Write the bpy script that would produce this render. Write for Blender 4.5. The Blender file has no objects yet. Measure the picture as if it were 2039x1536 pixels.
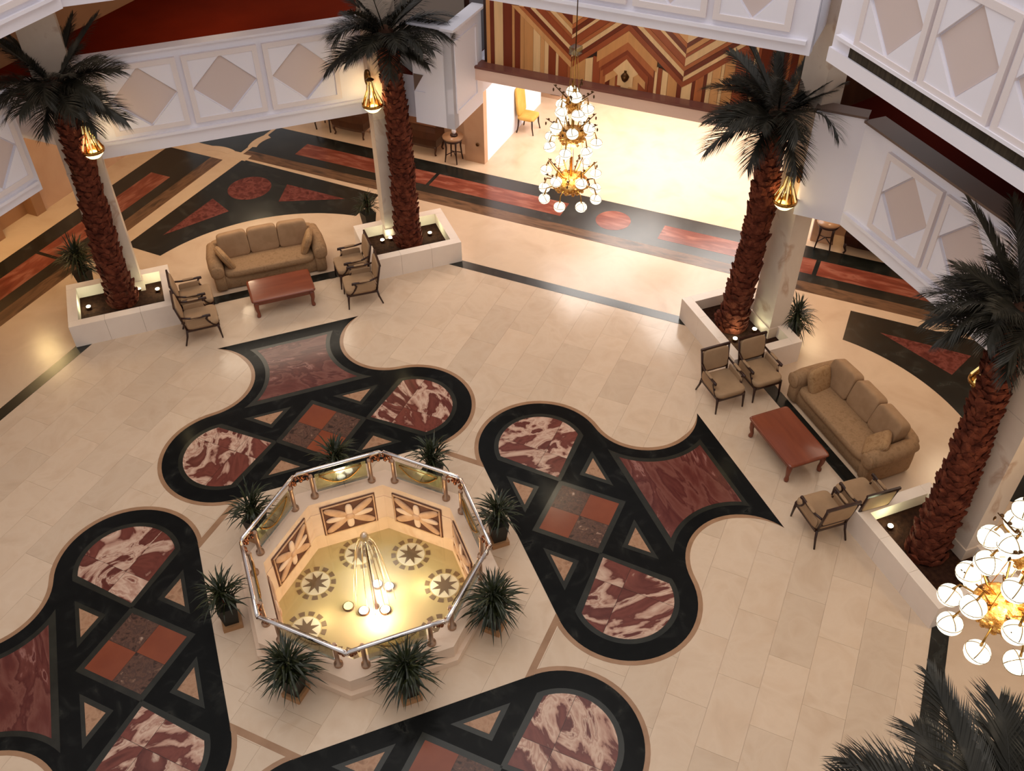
import bpy, bmesh, math, random
from math import sin, cos, pi, radians, sqrt, atan2, hypot, tan
from mathutils import Vector, Matrix
random.seed(7)
SC = bpy.context.scene
COL = SC.collection

# ------------------------------------------------------------------ camera, light, exposure
FPX = 1888.75
cam_d = bpy.data.cameras.new('camera')
cam_d.sensor_fit = 'HORIZONTAL'; cam_d.sensor_width = 36.0
cam_d.lens = FPX * 36.0 / 2039.0
cam_d.clip_start = 0.1; cam_d.clip_end = 200
cam = bpy.data.objects.new('camera', cam_d); COL.objects.link(cam)
RX, DN, FW = (0.93341619, -0.35875265, -0.00554549), (-0.24600659, -0.62866549, -0.7377401), (0.26117996, 0.68998278, -0.67506207)
cam.matrix_world = Matrix(((RX[0], -DN[0], -FW[0], -1.12209804), (RX[1], -DN[1], -FW[1], -9.46388613),
                           (RX[2], -DN[2], -FW[2], 12.72317807), (0, 0, 0, 1)))
SC.camera = cam

WORLD_STRENGTH = 0.52
w = bpy.data.worlds.new('atrium_daylight'); SC.world = w; w.use_nodes = True
w.node_tree.nodes['Background'].inputs[0].default_value = (1.0, 0.97, 0.98, 1)
w.node_tree.nodes['Background'].inputs[1].default_value = WORLD_STRENGTH

def light(name, kind, loc, power, color, size=0.1, size_y=None, rot=None, spot=None):
    d = bpy.data.lights.new(name, kind); d.energy = power; d.color = color
    if kind == 'AREA':
        d.size = size
        if size_y: d.shape = 'RECTANGLE'; d.size_y = size_y
    else:
        d.shadow_soft_size = size
    if kind == 'SPOT': d.spot_size = spot; d.spot_blend = 0.6
    o = bpy.data.objects.new(name, d); COL.objects.link(o); o.location = loc
    if rot: o.rotation_euler = rot
    return o

SC.view_settings.view_transform = 'Standard'
SC.view_settings.look = 'None'
SC.view_settings.exposure = 0.0
SC.view_settings.gamma = 1.0
SC.view_settings.use_curve_mapping = False

WARM = (1.0, 0.78, 0.5)
# glazed roof of the atrium: one broad soft lamp high above the floor
light('roof_lamp', 'AREA', (0, 0, 24), 2150, (1.0, 0.94, 0.89), 20, 20)
# lamps in the entrance hall ceiling
q = 2 ** -.5
def ABp(v, u, z=0.0): return Vector(((u + v) * q, (u - v) * q, z))
for vv, uu in ((-1.2, 13.9), (1.6, 13.5), (-.6, 16.4), (2.2, 16.2)):
    light('hall_lamp', 'AREA', ABp(vv, uu, 3.75), 165, (1.0, 0.96, 0.90), 2.4)
# ceiling lamps of the walkways under the galleries
for p, e, c in (((-5.6, 12.0, 2.9), 120, (1.0, 0.70, 0.30)), ((-0.6, 12.6, 3.1), 60, WARM), ((0.4, 15.2, 3.1), 50, WARM),
                ((5.2, 12.6, 3.0), 70, (1.0, 0.80, 0.62)), ((12.6, 5.2, 2.9), 70, (1.0, 0.74, 0.42)), ((12.8, 0.5, 3.0), 60, WARM),
                ((9.4, -5.6, 4.2), 120, (1.0, 0.72, 0.38))):
    light('walkway_light', 'POINT', p, e, c, 0.3)
light('walkway_light', 'AREA', (0.1, 10.2, 3.2), 60, (1.0, .85, .66), 3.4, 1.0)  # added area light that brightens the far sofa, not a known fitting
light('walkway_light', 'AREA', (10.4, -.1, 3.2), 22, (1.0, .85, .66), 1.0, 3.4)
# gallery floor lamps
light('gallery_lamp', 'POINT', (0.2, 12.6, 6.2), 70, (1.0, 0.75, 0.5), 0.4)
light('gallery_lamp', 'POINT', (-5.5, 12.5, 6.2), 60, (1.0, 0.75, 0.5), 0.4)

# ------------------------------------------------------------------ materials
def lin(c):
    return tuple(((x / 255) / 12.92 if x / 255 <= .04045 else ((x / 255 + .055) / 1.055) ** 2.4) for x in c)

def base_mat(name):
    m = bpy.data.materials.new(name); m.use_nodes = True
    nt = m.node_tree; b = nt.nodes['Principled BSDF']
    return m, nt, b

def N(nt, t, **kw):
    n = nt.nodes.new(t)
    for k, v in kw.items():
        if k in n.inputs: n.inputs[k].default_value = v
        else: setattr(n, k, v)
    return n

def plain(name, rgb, rough=.5, metal=0., spec=.5):
    m, nt, b = base_mat(name)
    b.inputs['Base Color'].default_value = (*lin(rgb), 1)
    b.inputs['Roughness'].default_value = rough; b.inputs['Metallic'].default_value = metal
    b.inputs['Specular IOR Level'].default_value = spec
    return m

def ramp_mat(name, stops, scale=3., detail=6., rough=.5, spec=.5, distort=0., stretch=(1, 1, 1), rnd=0., metal=0., bump=0., bump_scale=40., interp='LINEAR', rot=0.):
    """colour from noise through a ramp; rnd shifts the pattern and brightness per object"""
    m, nt, b = base_mat(name); L = nt.links.new
    tc = N(nt, 'ShaderNodeTexCoord'); mp = N(nt, 'ShaderNodeMapping')
    mp.inputs['Scale'].default_value = stretch; mp.inputs['Rotation'].default_value = (0, 0, rot)
    L(tc.outputs['Object'], mp.inputs['Vector'])
    nz = N(nt, 'ShaderNodeTexNoise', noise_dimensions='4D'); nz.inputs['Scale'].default_value = scale
    nz.inputs['Detail'].default_value = detail; nz.inputs['Distortion'].default_value = distort
    L(mp.outputs[0], nz.inputs['Vector'])
    cr = N(nt, 'ShaderNodeValToRGB'); cr.color_ramp.interpolation = interp
    el = cr.color_ramp.elements
    while len(el) < len(stops): el.new(.5)
    for e, (p, c) in zip(el, stops): e.position = p; e.color = (*lin(c), 1)
    L(nz.outputs['Fac'], cr.inputs[0])
    out = cr.outputs[0]
    if rnd:
        oi = N(nt, 'ShaderNodeObjectInfo')
        mu = N(nt, 'ShaderNodeMath', operation='MULTIPLY'); mu.inputs[1].default_value = 37.
        L(oi.outputs['Random'], mu.inputs[0]); L(mu.outputs[0], nz.inputs['W'])
        mr = N(nt, 'ShaderNodeMapRange'); mr.inputs['To Min'].default_value = 1 - rnd; mr.inputs['To Max'].default_value = 1 + rnd
        L(oi.outputs['Random'], mr.inputs['Value'])
        hs = N(nt, 'ShaderNodeHueSaturation'); L(mr.outputs[0], hs.inputs['Value']); L(out, hs.inputs['Color']); out = hs.outputs[0]
    L(out, b.inputs['Base Color'])
    b.inputs['Roughness'].default_value = rough; b.inputs['Specular IOR Level'].default_value = spec; b.inputs['Metallic'].default_value = metal
    if bump:
        n2 = N(nt, 'ShaderNodeTexNoise'); n2.inputs['Scale'].default_value = bump_scale; n2.inputs['Detail'].default_value = 4
        L(mp.outputs[0], n2.inputs['Vector'])
        bp = N(nt, 'ShaderNodeBump'); bp.inputs['Strength'].default_value = bump; bp.inputs['Distance'].default_value = .02
        L(n2.outputs['Fac'], bp.inputs['Height']); L(bp.outputs[0], b.inputs['Normal'])
    return m

def emit(name, rgb, strength):
    m = bpy.data.materials.new(name); m.use_nodes = True; nt = m.node_tree
    nt.nodes.remove(nt.nodes['Principled BSDF'])
    e = N(nt, 'ShaderNodeEmission'); e.inputs[0].default_value = (*lin(rgb), 1); e.inputs[1].default_value = strength
    nt.links.new(e.outputs[0], nt.nodes['Material Output'].inputs[0]); return m

def clear(name, rgb, gloss=.12, rough=.03, facing=True):
    m = bpy.data.materials.new(name); m.use_nodes = True; nt = m.node_tree; L = nt.links.new
    nt.nodes.remove(nt.nodes['Principled BSDF'])
    t = N(nt, 'ShaderNodeBsdfTransparent'); t.inputs[0].default_value = (*lin(rgb), 1)
    g = N(nt, 'ShaderNodeBsdfGlossy'); g.inputs['Roughness'].default_value = rough
    mx = N(nt, 'ShaderNodeMixShader'); mx.inputs[0].default_value = gloss
    if facing:
        lw = N(nt, 'ShaderNodeLayerWeight'); lw.inputs[0].default_value = .35
        mr = N(nt, 'ShaderNodeMapRange'); mr.inputs['To Min'].default_value = gloss * .4; mr.inputs['To Max'].default_value = min(1, gloss * 4)
        L(lw.outputs['Fresnel'], mr.inputs[0]); L(mr.outputs[0], mx.inputs[0])
    L(t.outputs[0], mx.inputs[1]); L(g.outputs[0], mx.inputs[2]); L(mx.outputs[0], nt.nodes['Material Output'].inputs[0])
    return m

M = {}
M['floor'] = ramp_mat('cream_marble', [(.3, (196, 167, 139)), (.55, (208, 181, 153)), (.75, (200, 172, 145))], 1.2, 6, .22, .3, .6)
M['tile'] = ramp_mat('cream_marble_slab', [(.25, (198, 170, 143)), (.5, (209, 184, 158)), (.62, (205, 178, 151)), (.8, (194, 168, 142))], 1.6, 7, .16, .35, 1.2, rnd=.065)
M['joint'] = plain('floor_joint', (188, 161, 133), .5)
M['black'] = ramp_mat('black_marble', [(.0, (17, 17, 17)), (.55, (25, 25, 24)), (.65, (34, 34, 32)), (.69, (46, 45, 41)), (.72, (24, 24, 23))], 1.7, 9, .14, .06, 2.2)
M['grey'] = ramp_mat('dark_grey_marble', [(.3, (33, 33, 28)), (.7, (47, 46, 39))], 3, 5, .2, .3)
M['tan_band'] = ramp_mat('tan_marble', [(.3, (146, 110, 82)), (.7, (165, 128, 98))], 3, 5, .2, .3)
M['breccia'] = ramp_mat('red_breccia_marble', [(.30, (88, 44, 36)), (.40, (116, 62, 51)), (.455, (98, 50, 42)), (.475, (170, 128, 109)), (.52, (200, 168, 146)), (.545, (160, 116, 98)), (.555, (198, 166, 144)), (.575, (116, 66, 55)), (.59, (90, 45, 38)), (.70, (118, 66, 55)), (.73, (190, 158, 138))], .95, 12, .2, .3, 1.5, stretch=(1.5, .8, 1), rnd=.06, rot=.5)
M['flare'] = ramp_mat('wine_red_marble', [(.25, (78, 36, 33)), (.42, (98, 50, 43)), (.5, (116, 70, 60)), (.53, (84, 40, 36)), (.6, (104, 56, 48)), (.625, (146, 100, 90)), (.64, (86, 40, 36)), (.8, (110, 64, 54))], .9, 12, .18, .3, 2., stretch=(.6, 1.6, 1), rnd=.05, rot=.7)
M['orange'] = ramp_mat('terracotta_marble', [(.3, (118, 58, 37)), (.7, (132, 69, 44))], 2, 4, .2, .3, rnd=.05)
M['granite'] = ramp_mat('brown_granite', [(.35, (52, 36, 30)), (.47, (96, 66, 52)), (.55, (74, 52, 44)), (.66, (112, 80, 62)), (.72, (168, 140, 122))], 9, 8, .25, .3, .6, rnd=.04)
M['tan_granite'] = ramp_mat('tan_granite', [(.35, (140, 102, 76)), (.5, (170, 130, 100)), (.65, (156, 114, 86))], 9, 8, .25, .3, .5)
M['frieze_red'] = ramp_mat('red_marble_band', [(.3, (100, 46, 34)), (.5, (126, 64, 48)), (.62, (150, 92, 74)), (.7, (108, 52, 40))], 2.6, 9, .2, .3, .8, stretch=(.5, 2.2, 1))
M['frieze_brown'] = ramp_mat('brown_marble_band', [(.35, (66, 50, 38)), (.5, (112, 82, 60)), (.65, (84, 62, 46))], 2.4, 9, .2, .3, .6, stretch=(.5, 2.4, 1))
M['frieze_black'] = ramp_mat('green_black_marble', [(.0, (15, 17, 15)), (.55, (25, 27, 24)), (.66, (42, 44, 40)), (.74, (23, 24, 22))], 3, 8, .24, .5, 1.2)
M['white'] = ramp_mat('white_plaster', [(.3, (234, 231, 240)), (.7, (238, 235, 244))], .7, 3, .55, .25)
M['white_dia'] = ramp_mat('shaded_blush_plaster', [(.3, (210, 193, 189)), (.7, (214, 198, 194))], .7, 3, .55, .25)  # blush tone deepened: the sunk diamond's shade is put into the colour
M['column'] = ramp_mat('pale_column_marble', [(.3, (205, 184, 166)), (.6, (216, 198, 180)), (.66, (190, 160, 138)), (.7, (214, 195, 178))], .9, 7, .35, .3, 1.2)
M['planter'] = ramp_mat('white_planter_marble', [(.3, (230, 212, 196)), (.7, (238, 222, 206))], 1.4, 5, .35, .3, .8)
M['soil'] = ramp_mat('dark_soil', [(.35, (38, 21, 15)), (.65, (58, 36, 25))], 14, 8, .95, .1, bump=.6, bump_scale=30)
M['pinkwall'] = ramp_mat('pink_marble_wall', [(.3, (186, 146, 116)), (.62, (198, 160, 130)), (.7, (176, 132, 104))], .8, 6, .45, .3, 1)
M['tanwall'] = ramp_mat('tan_wall', [(.3, (150, 108, 74)), (.7, (166, 122, 86))], .8, 5, .5, .3)
M['beam'] = ramp_mat('rose_marble_beam', [(.3, (226, 190, 172)), (.7, (236, 204, 186))], 1.2, 6, .3, .3, .6, stretch=(.3, 1, 2))
M['beamtop'] = ramp_mat('mauve_marble_ledge', [(.3, (112, 68, 58)), (.7, (132, 84, 72))], 1.2, 6, .3, .3, .6)
M['carpet'] = ramp_mat('red_carpet', [(.3, (84, 20, 4)), (.7, (104, 30, 8))], .6, 4, .9, .03)
M['carpet_shaded'] = ramp_mat('shaded_red_carpet', [(.3, (50, 9, 3)), (.7, (64, 14, 5))], .5, 4, .9, .03)  # the same red carpet, with the right gallery's shadow put into its colour
M['brownfloor'] = plain('brown_gallery_floor', (84, 62, 42), .5)
M['darkwood'] = ramp_mat('dark_mahogany', [(.3, (40, 19, 12)), (.7, (58, 29, 18))], 5, 5, .35, .4, stretch=(1, 1, .2))
M['brownwood'] = ramp_mat('brown_chest_wood', [(.3, (66, 38, 24)), (.7, (84, 50, 32))], 4, 5, .3, .4, stretch=(1, 1, .3))
M['table'] = ramp_mat('cherry_wood', [(.3, (112, 54, 35)), (.7, (130, 66, 43))], 3, 6, .14, .5, .4, stretch=(.3, 2.5, 1))
M['sofa'] = ramp_mat('tan_damask', [(.35, (142, 110, 79)), (.5, (158, 124, 91)), (.65, (148, 115, 83))], 12, 4, .85, .15, .8, bump=.15, bump_scale=60)
M['cushion'] = ramp_mat('tan_velvet', [(.35, (148, 116, 86)), (.65, (160, 127, 96))], 5, 4, .85, .15, .4)
M['pillow'] = ramp_mat('tan_brocade', [(.35, (142, 106, 70)), (.5, (166, 130, 92)), (.65, (150, 114, 78))], 9, 5, .8, .2, 1)
M['chairfab'] = ramp_mat('beige_chair_fabric', [(.35, (154, 124, 94)), (.65, (164, 133, 102))], 4, 4, .8, .2)
M['bark'] = ramp_mat('palm_bark', [(.3, (62, 26, 17)), (.5, (96, 46, 31)), (.7, (122, 66, 46))], 7, 7, .85, .15, .5, bump=.6, bump_scale=40)
M['husk'] = ramp_mat('palm_husk', [(.3, (58, 34, 26)), (.7, (92, 66, 50))], 6, 6, .9, .1)
M['frond'] = ramp_mat('grey_brown_palm_leaf', [(.3, (29, 27, 20)), (.55, (46, 42, 32)), (.72, (86, 79, 66))], 3, 4, .5, .35)  # dark grey-brown leaf tones with paler noise patches
M['leaf'] = ramp_mat('dark_green_leaf', [(.3, (22, 27, 11)), (.6, (40, 46, 20)), (.78, (84, 84, 46))], 6, 4, .45, .4)
M['pot'] = ramp_mat('black_green_pot', [(.3, (22, 22, 17)), (.7, (36, 34, 26))], 6, 5, .5, .3)
M['potbase'] = plain('tan_pot_base', (168, 122, 80), .6)
M['fstone'] = ramp_mat('peach_fountain_marble', [(.3, (218, 188, 160)), (.6, (228, 200, 174)), (.7, (208, 172, 142))], 1.2, 7, .35, .3, 1)
M['carve'] = ramp_mat('carved_peach_stone', [(.3, (190, 148, 112)), (.7, (214, 176, 142))], 6, 6, .6, .2)
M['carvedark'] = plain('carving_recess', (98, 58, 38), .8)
M['pool'] = ramp_mat('pale_pool_tile', [(.3, (196, 180, 136)), (.7, (206, 190, 146))], 1.5, 5, .5, .3)
M['meddisc'] = plain('white_medallion', (236, 232, 218), .5)
M['medstar'] = plain('taupe_star_mosaic', (112, 92, 72), .5)
M['medring'] = plain('taupe_border_mosaic', (122, 100, 76), .5)
M['chrome'] = plain('polished_steel', (226, 218, 214), .12, 1.)
M['brass'] = plain('aged_brass', (176, 128, 62), .25, 1.)
M['copper'] = plain('copper_ornament', (150, 96, 66), .3, 1.)
M['postm'] = plain('brushed_bronze_post', (176, 142, 116), .35, .7)
M['gold'] = ramp_mat('gilded_crystal', [(.3, (140, 82, 26)), (.5, (206, 140, 58)), (.7, (246, 200, 120))], 14, 6, .25, .6, .5, metal=.6, bump=.8, bump_scale=30)
M['bronze'] = plain('dark_bronze', (84, 54, 24), .35, .8)
M['pane'] = clear('etched_glass', (226, 224, 206), .16, .06)
M['water'] = clear('pool_water', (247, 245, 236), .05, .04)
M['jet'] = clear('yellow_lit_water', (255, 240, 180), .5, .3, False)  # the yellow of the lamplight is put into the water's tint
M['globe'] = emit('lit_globe', (255, 247, 222), 1.6)
M['globe_line'] = plain('globe_wire', (150, 118, 70), .4, .6)
M['sconce'] = emit('lit_sconce_bowl', (255, 236, 178), 2.2)
M['crystal'] = emit('lit_crystal', (255, 224, 146), 1.0)
M['spot'] = emit('lit_spot_lens', (255, 252, 220), 14.)
M['uwhite'] = emit('underwater_lamp_white', (255, 255, 255), 7.)
M['upink'] = emit('underwater_lamp_yellow', (255, 240, 150), 3.)
M['shade'] = ramp_mat('yellow_upholstery', [(.3, (196, 150, 72)), (.7, (214, 170, 92))], 4, 4, .8, .2)
M['slot'] = ramp_mat('dark_bronze_slot', [(.35, (40, 32, 24)), (.65, (66, 56, 44))], 9, 3, .6, .2, stretch=(3, 3, .2))
M['white_frame'] = ramp_mat('warm_white_plaster', [(.3, (228, 218, 218)), (.7, (232, 222, 222))], .7, 3, .55, .25)
M['crescent_red'] = ramp_mat('speckled_red_marble', [(.3, (70, 32, 28)), (.48, (98, 48, 42)), (.58, (118, 64, 56)), (.68, (84, 40, 36))], 6, 9, .2, .3, .8)
M['cap'] = plain('shaded_taupe_cap', (108, 86, 76), .4)  # brownish cap whose top lies in shade; that shade is in the colour
for i, c in enumerate(((120, 48, 24), (160, 78, 42), (184, 104, 58), (212, 150, 92), (240, 196, 142), (138, 60, 30), (222, 162, 104))):
    M['wood%d' % i] = ramp_mat('veneer_%s' % 'abcdefg'[i], [(.3, tuple(int(x * .92) for x in c)), (.7, c)], 5, 4, .4, .3, .3, stretch=(2, 2, .25), rnd=.05)

# ------------------------------------------------------------------ mesh helpers
class MB:
    def __init__(s): s.v = []; s.f = []; s.sm = []
    def add(s, verts, faces, smooth=False):
        n = len(s.v); s.v += [tuple(p) for p in verts]
        s.f += [tuple(i + n for i in f) for f in faces]; s.sm += [smooth] * len(faces); return s
    def box(s, c, d, M4=None):
        x, y, z = c; a, b, h = d[0] / 2, d[1] / 2, d[2] / 2
        vs = [Vector((i * a, j * b, k * h)) for k in (-1, 1) for j in (-1, 1) for i in (-1, 1)]
        if M4 is not None: vs = [M4 @ p for p in vs]
        vs = [p + Vector(c) for p in vs]
        return s.add(vs, [(0, 2, 3, 1), (4, 5, 7, 6), (0, 1, 5, 4), (2, 6, 7, 3), (0, 4, 6, 2), (1, 3, 7, 5)])
    def prism(s, poly, z0, z1):
        n = len(poly)
        ar = sum(poly[i][0] * poly[(i + 1) % n][1] - poly[(i + 1) % n][0] * poly[i][1] for i in range(n))
        if ar < 0: poly = poly[::-1]
        vs = [(p[0], p[1], z0) for p in poly] + [(p[0], p[1], z1) for p in poly]
        return s.add(vs, [tuple(range(n))[::-1], tuple(range(n, 2 * n))] + [(i, (i + 1) % n, n + (i + 1) % n, n + i) for i in range(n)])
    def vprism(s, poly, y0, y1):
        """polygon in the x-z plane, extruded along y"""
        t = MB().prism(poly, 0, 1)
        return s.add([(x, y1 + (y0 - y1) * zz, z) for x, z, zz in t.v], t.f)
    def strip(s, A, B, z0, z1):
        """flat band between two polylines of equal length"""
        n = len(A)
        vs = [(p[0], p[1], z) for z in (z0, z1) for L in (A, B) for p in L]
        fs = []
        for i in range(n - 1):
            fs += [(2 * n + i, 2 * n + i + 1, 3 * n + i + 1, 3 * n + i), (i, n + i, n + i + 1, i + 1),
                   (i, i + 1, 2 * n + i + 1, 2 * n + i), (n + i, 3 * n + i, 3 * n + i + 1, n + i + 1)]
        fs += [(0, 2 * n, 3 * n, n), (n - 1, 2 * n - 1, 4 * n - 1, 3 * n - 1)]
        return s.add(vs, fs)
    def tube(s, pts, rad, n=8, smooth=True, cap=True):
        pts = [Vector(p) for p in pts]; k = len(pts)
        if not hasattr(rad, '__len__'): rad = [rad] * k
        up = Vector((0, 0, 1)); vs = []
        prev = None
        for i in range(k):
            t = (pts[min(i + 1, k - 1)] - pts[max(i - 1, 0)]).normalized()
            a = prev - t * prev.dot(t) if prev is not None else t.cross(up if abs(t.z) < .95 else Vector((1, 0, 0)))
            a.normalize(); prev = a; b = t.cross(a)
            vs += [pts[i] + (a * cos(2 * pi * j / n) + b * sin(2 * pi * j / n)) * rad[i] for j in range(n)]
        fs = [(i * n + j, i * n + (j + 1) % n, (i + 1) * n + (j + 1) % n, (i + 1) * n + j) for i in range(k - 1) for j in range(n)]
        s.add(vs, fs, smooth)
        if cap: s.add(vs[:n], [tuple(range(n))[::-1]]); s.add(vs[-n:], [tuple(range(n))])
        return s
    def lathe(s, prof, n=16, c=(0, 0, 0), smooth=True):
        vs = [(c[0] + r * cos(2 * pi * j / n), c[1] + r * sin(2 * pi * j / n), c[2] + z) for r, z in prof for j in range(n)]
        fs = [(i * n + j, i * n + (j + 1) % n, (i + 1) * n + (j + 1) % n, (i + 1) * n + j) for i in range(len(prof) - 1) for j in range(n)]
        s.add(vs, fs, smooth)
        s.add(vs[:n], [tuple(range(n))[::-1]]); s.add(vs[-n:], [tuple(range(n))]); return s
    def blob(s, c, d, e=(1, 1), n=(16, 10), M4=None):
        """super-ellipsoid: e<1 is boxier (cushions)"""
        def p(x, k): return math.copysign(abs(x) ** k, x)
        vs = []
        for i in range(n[1] + 1):
            ph = -pi / 2 + pi * i / n[1]
            for j in range(n[0]):
                th = 2 * pi * j / n[0]
                q_ = Vector((d[0] / 2 * p(cos(ph), e[0]) * p(cos(th), e[1]), d[1] / 2 * p(cos(ph), e[0]) * p(sin(th), e[1]), d[2] / 2 * p(sin(ph), e[0])))
                if M4 is not None: q_ = M4 @ q_
                vs.append(q_ + Vector(c))
        k = n[0]
        fs = [(i * k + j, i * k + (j + 1) % k, (i + 1) * k + (j + 1) % k, (i + 1) * k + j) for i in range(n[1]) for j in range(k)]
        return s.add(vs, fs, True)
    def mesh(s, name, m):
        me = bpy.data.meshes.new(name)
        me.from_pydata(s.v, [], s.f); me.polygons.foreach_set('use_smooth', s.sm); me.materials.append(m); me.update()
        bm = bmesh.new(); bm.from_mesh(me); bmesh.ops.remove_doubles(bm, verts=bm.verts, dist=1e-6)
        bm.to_mesh(me); bm.free()
        return me
    def build(s, name, m, parent=None):
        return put(name, s.mesh(name, m), parent)

def put(name, me, parent=None, loc=None, rz=None):
    o = bpy.data.objects.new(name, me); COL.objects.link(o)
    if parent: o.parent = parent
    if loc is not None: o.location = loc
    if rz is not None: o.rotation_euler = (0, 0, rz)
    return o

def tag(o, label, cat, group=None):
    o['label'] = label; o['category'] = cat
    if group: o['group'] = group
    return o
def thing(name, label, cat, loc=(0, 0, 0), rz=0., group=None):
    o = bpy.data.objects.new(name, None); COL.objects.link(o); o.location = loc; o.rotation_euler = (0, 0, rz)
    o.empty_display_size = .2
    return tag(o, label, cat, group)
def struct(o): o['kind'] = 'structure'; return o
def node(name, parent=None, rz=0., loc=(0, 0, 0)):
    o = bpy.data.objects.new(name, None); COL.objects.link(o); o.rotation_euler = (0, 0, rz); o.location = loc
    if parent: o.parent = parent
    return o
def dup(o, loc=None, rz=None, label=None, parent=None):
    c = o.copy(); COL.objects.link(c)
    if parent is not None: c.parent = parent
    if loc is not None: c.location = loc
    if rz is not None: c.rotation_euler = (0, 0, rz)
    if label: c['label'] = label
    for ch in list(o.children): dup(ch, parent=c)
    return c

def clip(poly, a, b, c):
    """keep a*x+b*y<=c"""
    out = []
    for i in range(len(poly)):
        p, r = poly[i], poly[(i + 1) % len(poly)]
        dp, dr = a * p[0] + b * p[1] - c, a * r[0] + b * r[1] - c
        if dp <= 0: out.append(p)
        if (dp < 0 < dr) or (dr < 0 < dp):
            t = dp / (dp - dr); out.append((p[0] + (r[0] - p[0]) * t, p[1] + (r[1] - p[1]) * t))
    return out
def area(poly): return abs(sum(poly[i][0] * poly[(i + 1) % len(poly)][1] - poly[(i + 1) % len(poly)][0] * poly[i][1] for i in range(len(poly)))) / 2 if len(poly) > 2 else 0
def arc(c, r, a0, a1, n): return [(c[0] + r * cos(radians(a0 + (a1 - a0) * i / n)), c[1] + r * sin(radians(a0 + (a1 - a0) * i / n))) for i in range(n + 1)]
def mirror(P): return [(-x, y) for x, y in P][::-1]
def octa(ap, z=None): return [(ap / cos(pi / 8) * cos(pi / 8 + k * pi / 4), ap / cos(pi / 8) * sin(pi / 8 + k * pi / 4)) for k in range(8)]
RA, RB, RC, RD = 0., -pi / 2, pi / 2, pi
RAB, RAC, RBD = -pi / 4, pi / 4, -3 * pi / 4
def Wp(rz, v, u, z=0.): return Vector((v * cos(rz) - u * sin(rz), v * sin(rz) + u * cos(rz), z))

# ------------------------------------------------------------------ floor
fl = MB()
inn, big = octa(1.75), [(45 * cos(pi / 8 + k * pi / 4), 45 * sin(pi / 8 + k * pi / 4)) for k in range(8)]
for k in range(8):
    fl.add([(*inn[k], -.012), (*big[k], -.012), (*big[(k + 1) % 8], -.012), (*inn[(k + 1) % 8], -.012)], [(0, 1, 2, 3)])
OCT = 8.47
for k in range(8):   # the walkway floor outside the octagon band, a touch above the bedding
    i2, b2 = octa(OCT), big
    fl.add([(*i2[k], 0), (*b2[k], 0), (*b2[(k + 1) % 8], 0), (*i2[(k + 1) % 8], 0)], [(0, 1, 2, 3)])
floor = struct(fl.build('floor', M['floor']))

# motif outline (x = across, y = outwards), shared by four rosettes
LC, LR, CC, CR = (1.79, 3.69), 1.15, (1.94, 5.88), 1.045
tip = 6.83
ta = 180 - math.degrees(math.asin((tip - CC[1]) / CR))
right = arc(LC, LR, -90, 86, 30) + arc(CC, CR, 266, ta, 26)
outline = right + mirror(right)
def in_motif(x, y):
    for r in (RA, RB, RC, RD):
        v, u = x * cos(-r) - y * sin(-r), x * sin(-r) + y * cos(-r)
        v = abs(v)
        if 2.54 <= u <= 6.83 and ((v < 1.79 and u < 4.8) or hypot(v - LC[0], u - LC[1]) < LR - .02 or (u > 4.7 and v < 1.9 and hypot(v - CC[0], u - CC[1]) > CR)):
            return True
    return False

tw, tl = .62, 1.24
cA, sA = cos(RAB), sin(RAB)
nt_ = 0
for i in range(-15, 16):
    for j in range(-9, 9):
        x0, y0 = i * tw, j * tl + (tl / 2 if i % 2 else 0)
        g = .0013
        P = [(x0 + g, y0 + g), (x0 + tw - g, y0 + g), (x0 + tw - g, y0 + tl - g), (x0 + g, y0 + tl - g)]
        P = [(x * cA - y * sA, x * sA + y * cA) for x, y in P]
        for k in range(8):
            P = clip(P, cos(k * pi / 4), sin(k * pi / 4), OCT)
        if area(P) < .03: continue
        cx, cy = sum(p[0] for p in P) / len(P), sum(p[1] for p in P) / len(P)
        kk = round(atan2(cy, cx) / (pi / 4)); a = kk * pi / 4
        P = clip(P, -cos(a), -sin(a), -1.76)
        if area(P) < .03: continue
        if all(in_motif(*p) for p in P) and in_motif(cx, cy): continue
        if cy < -6.6 and cx < 3.0 and cx > -8: 
            if cy < -7.4: continue
        MB().prism(P, -.011, 0).build('floor_tile', M['tile'], floor); nt_ += 1

def inlay(name, rz, parent=floor): 
    return node(name, parent, rz)
def piece(name, poly, z, m, parent): return MB().prism(poly, -.001, z).build(name, m, parent)
def scaled(poly, s, c=None):
    if c is None: c = (sum(p[0] for p in poly) / len(poly), sum(p[1] for p in poly) / len(poly))
    return [(c[0] + (p[0] - c[0]) * s, c[1] + (p[1] - c[1]) * s) for p in poly]

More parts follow.
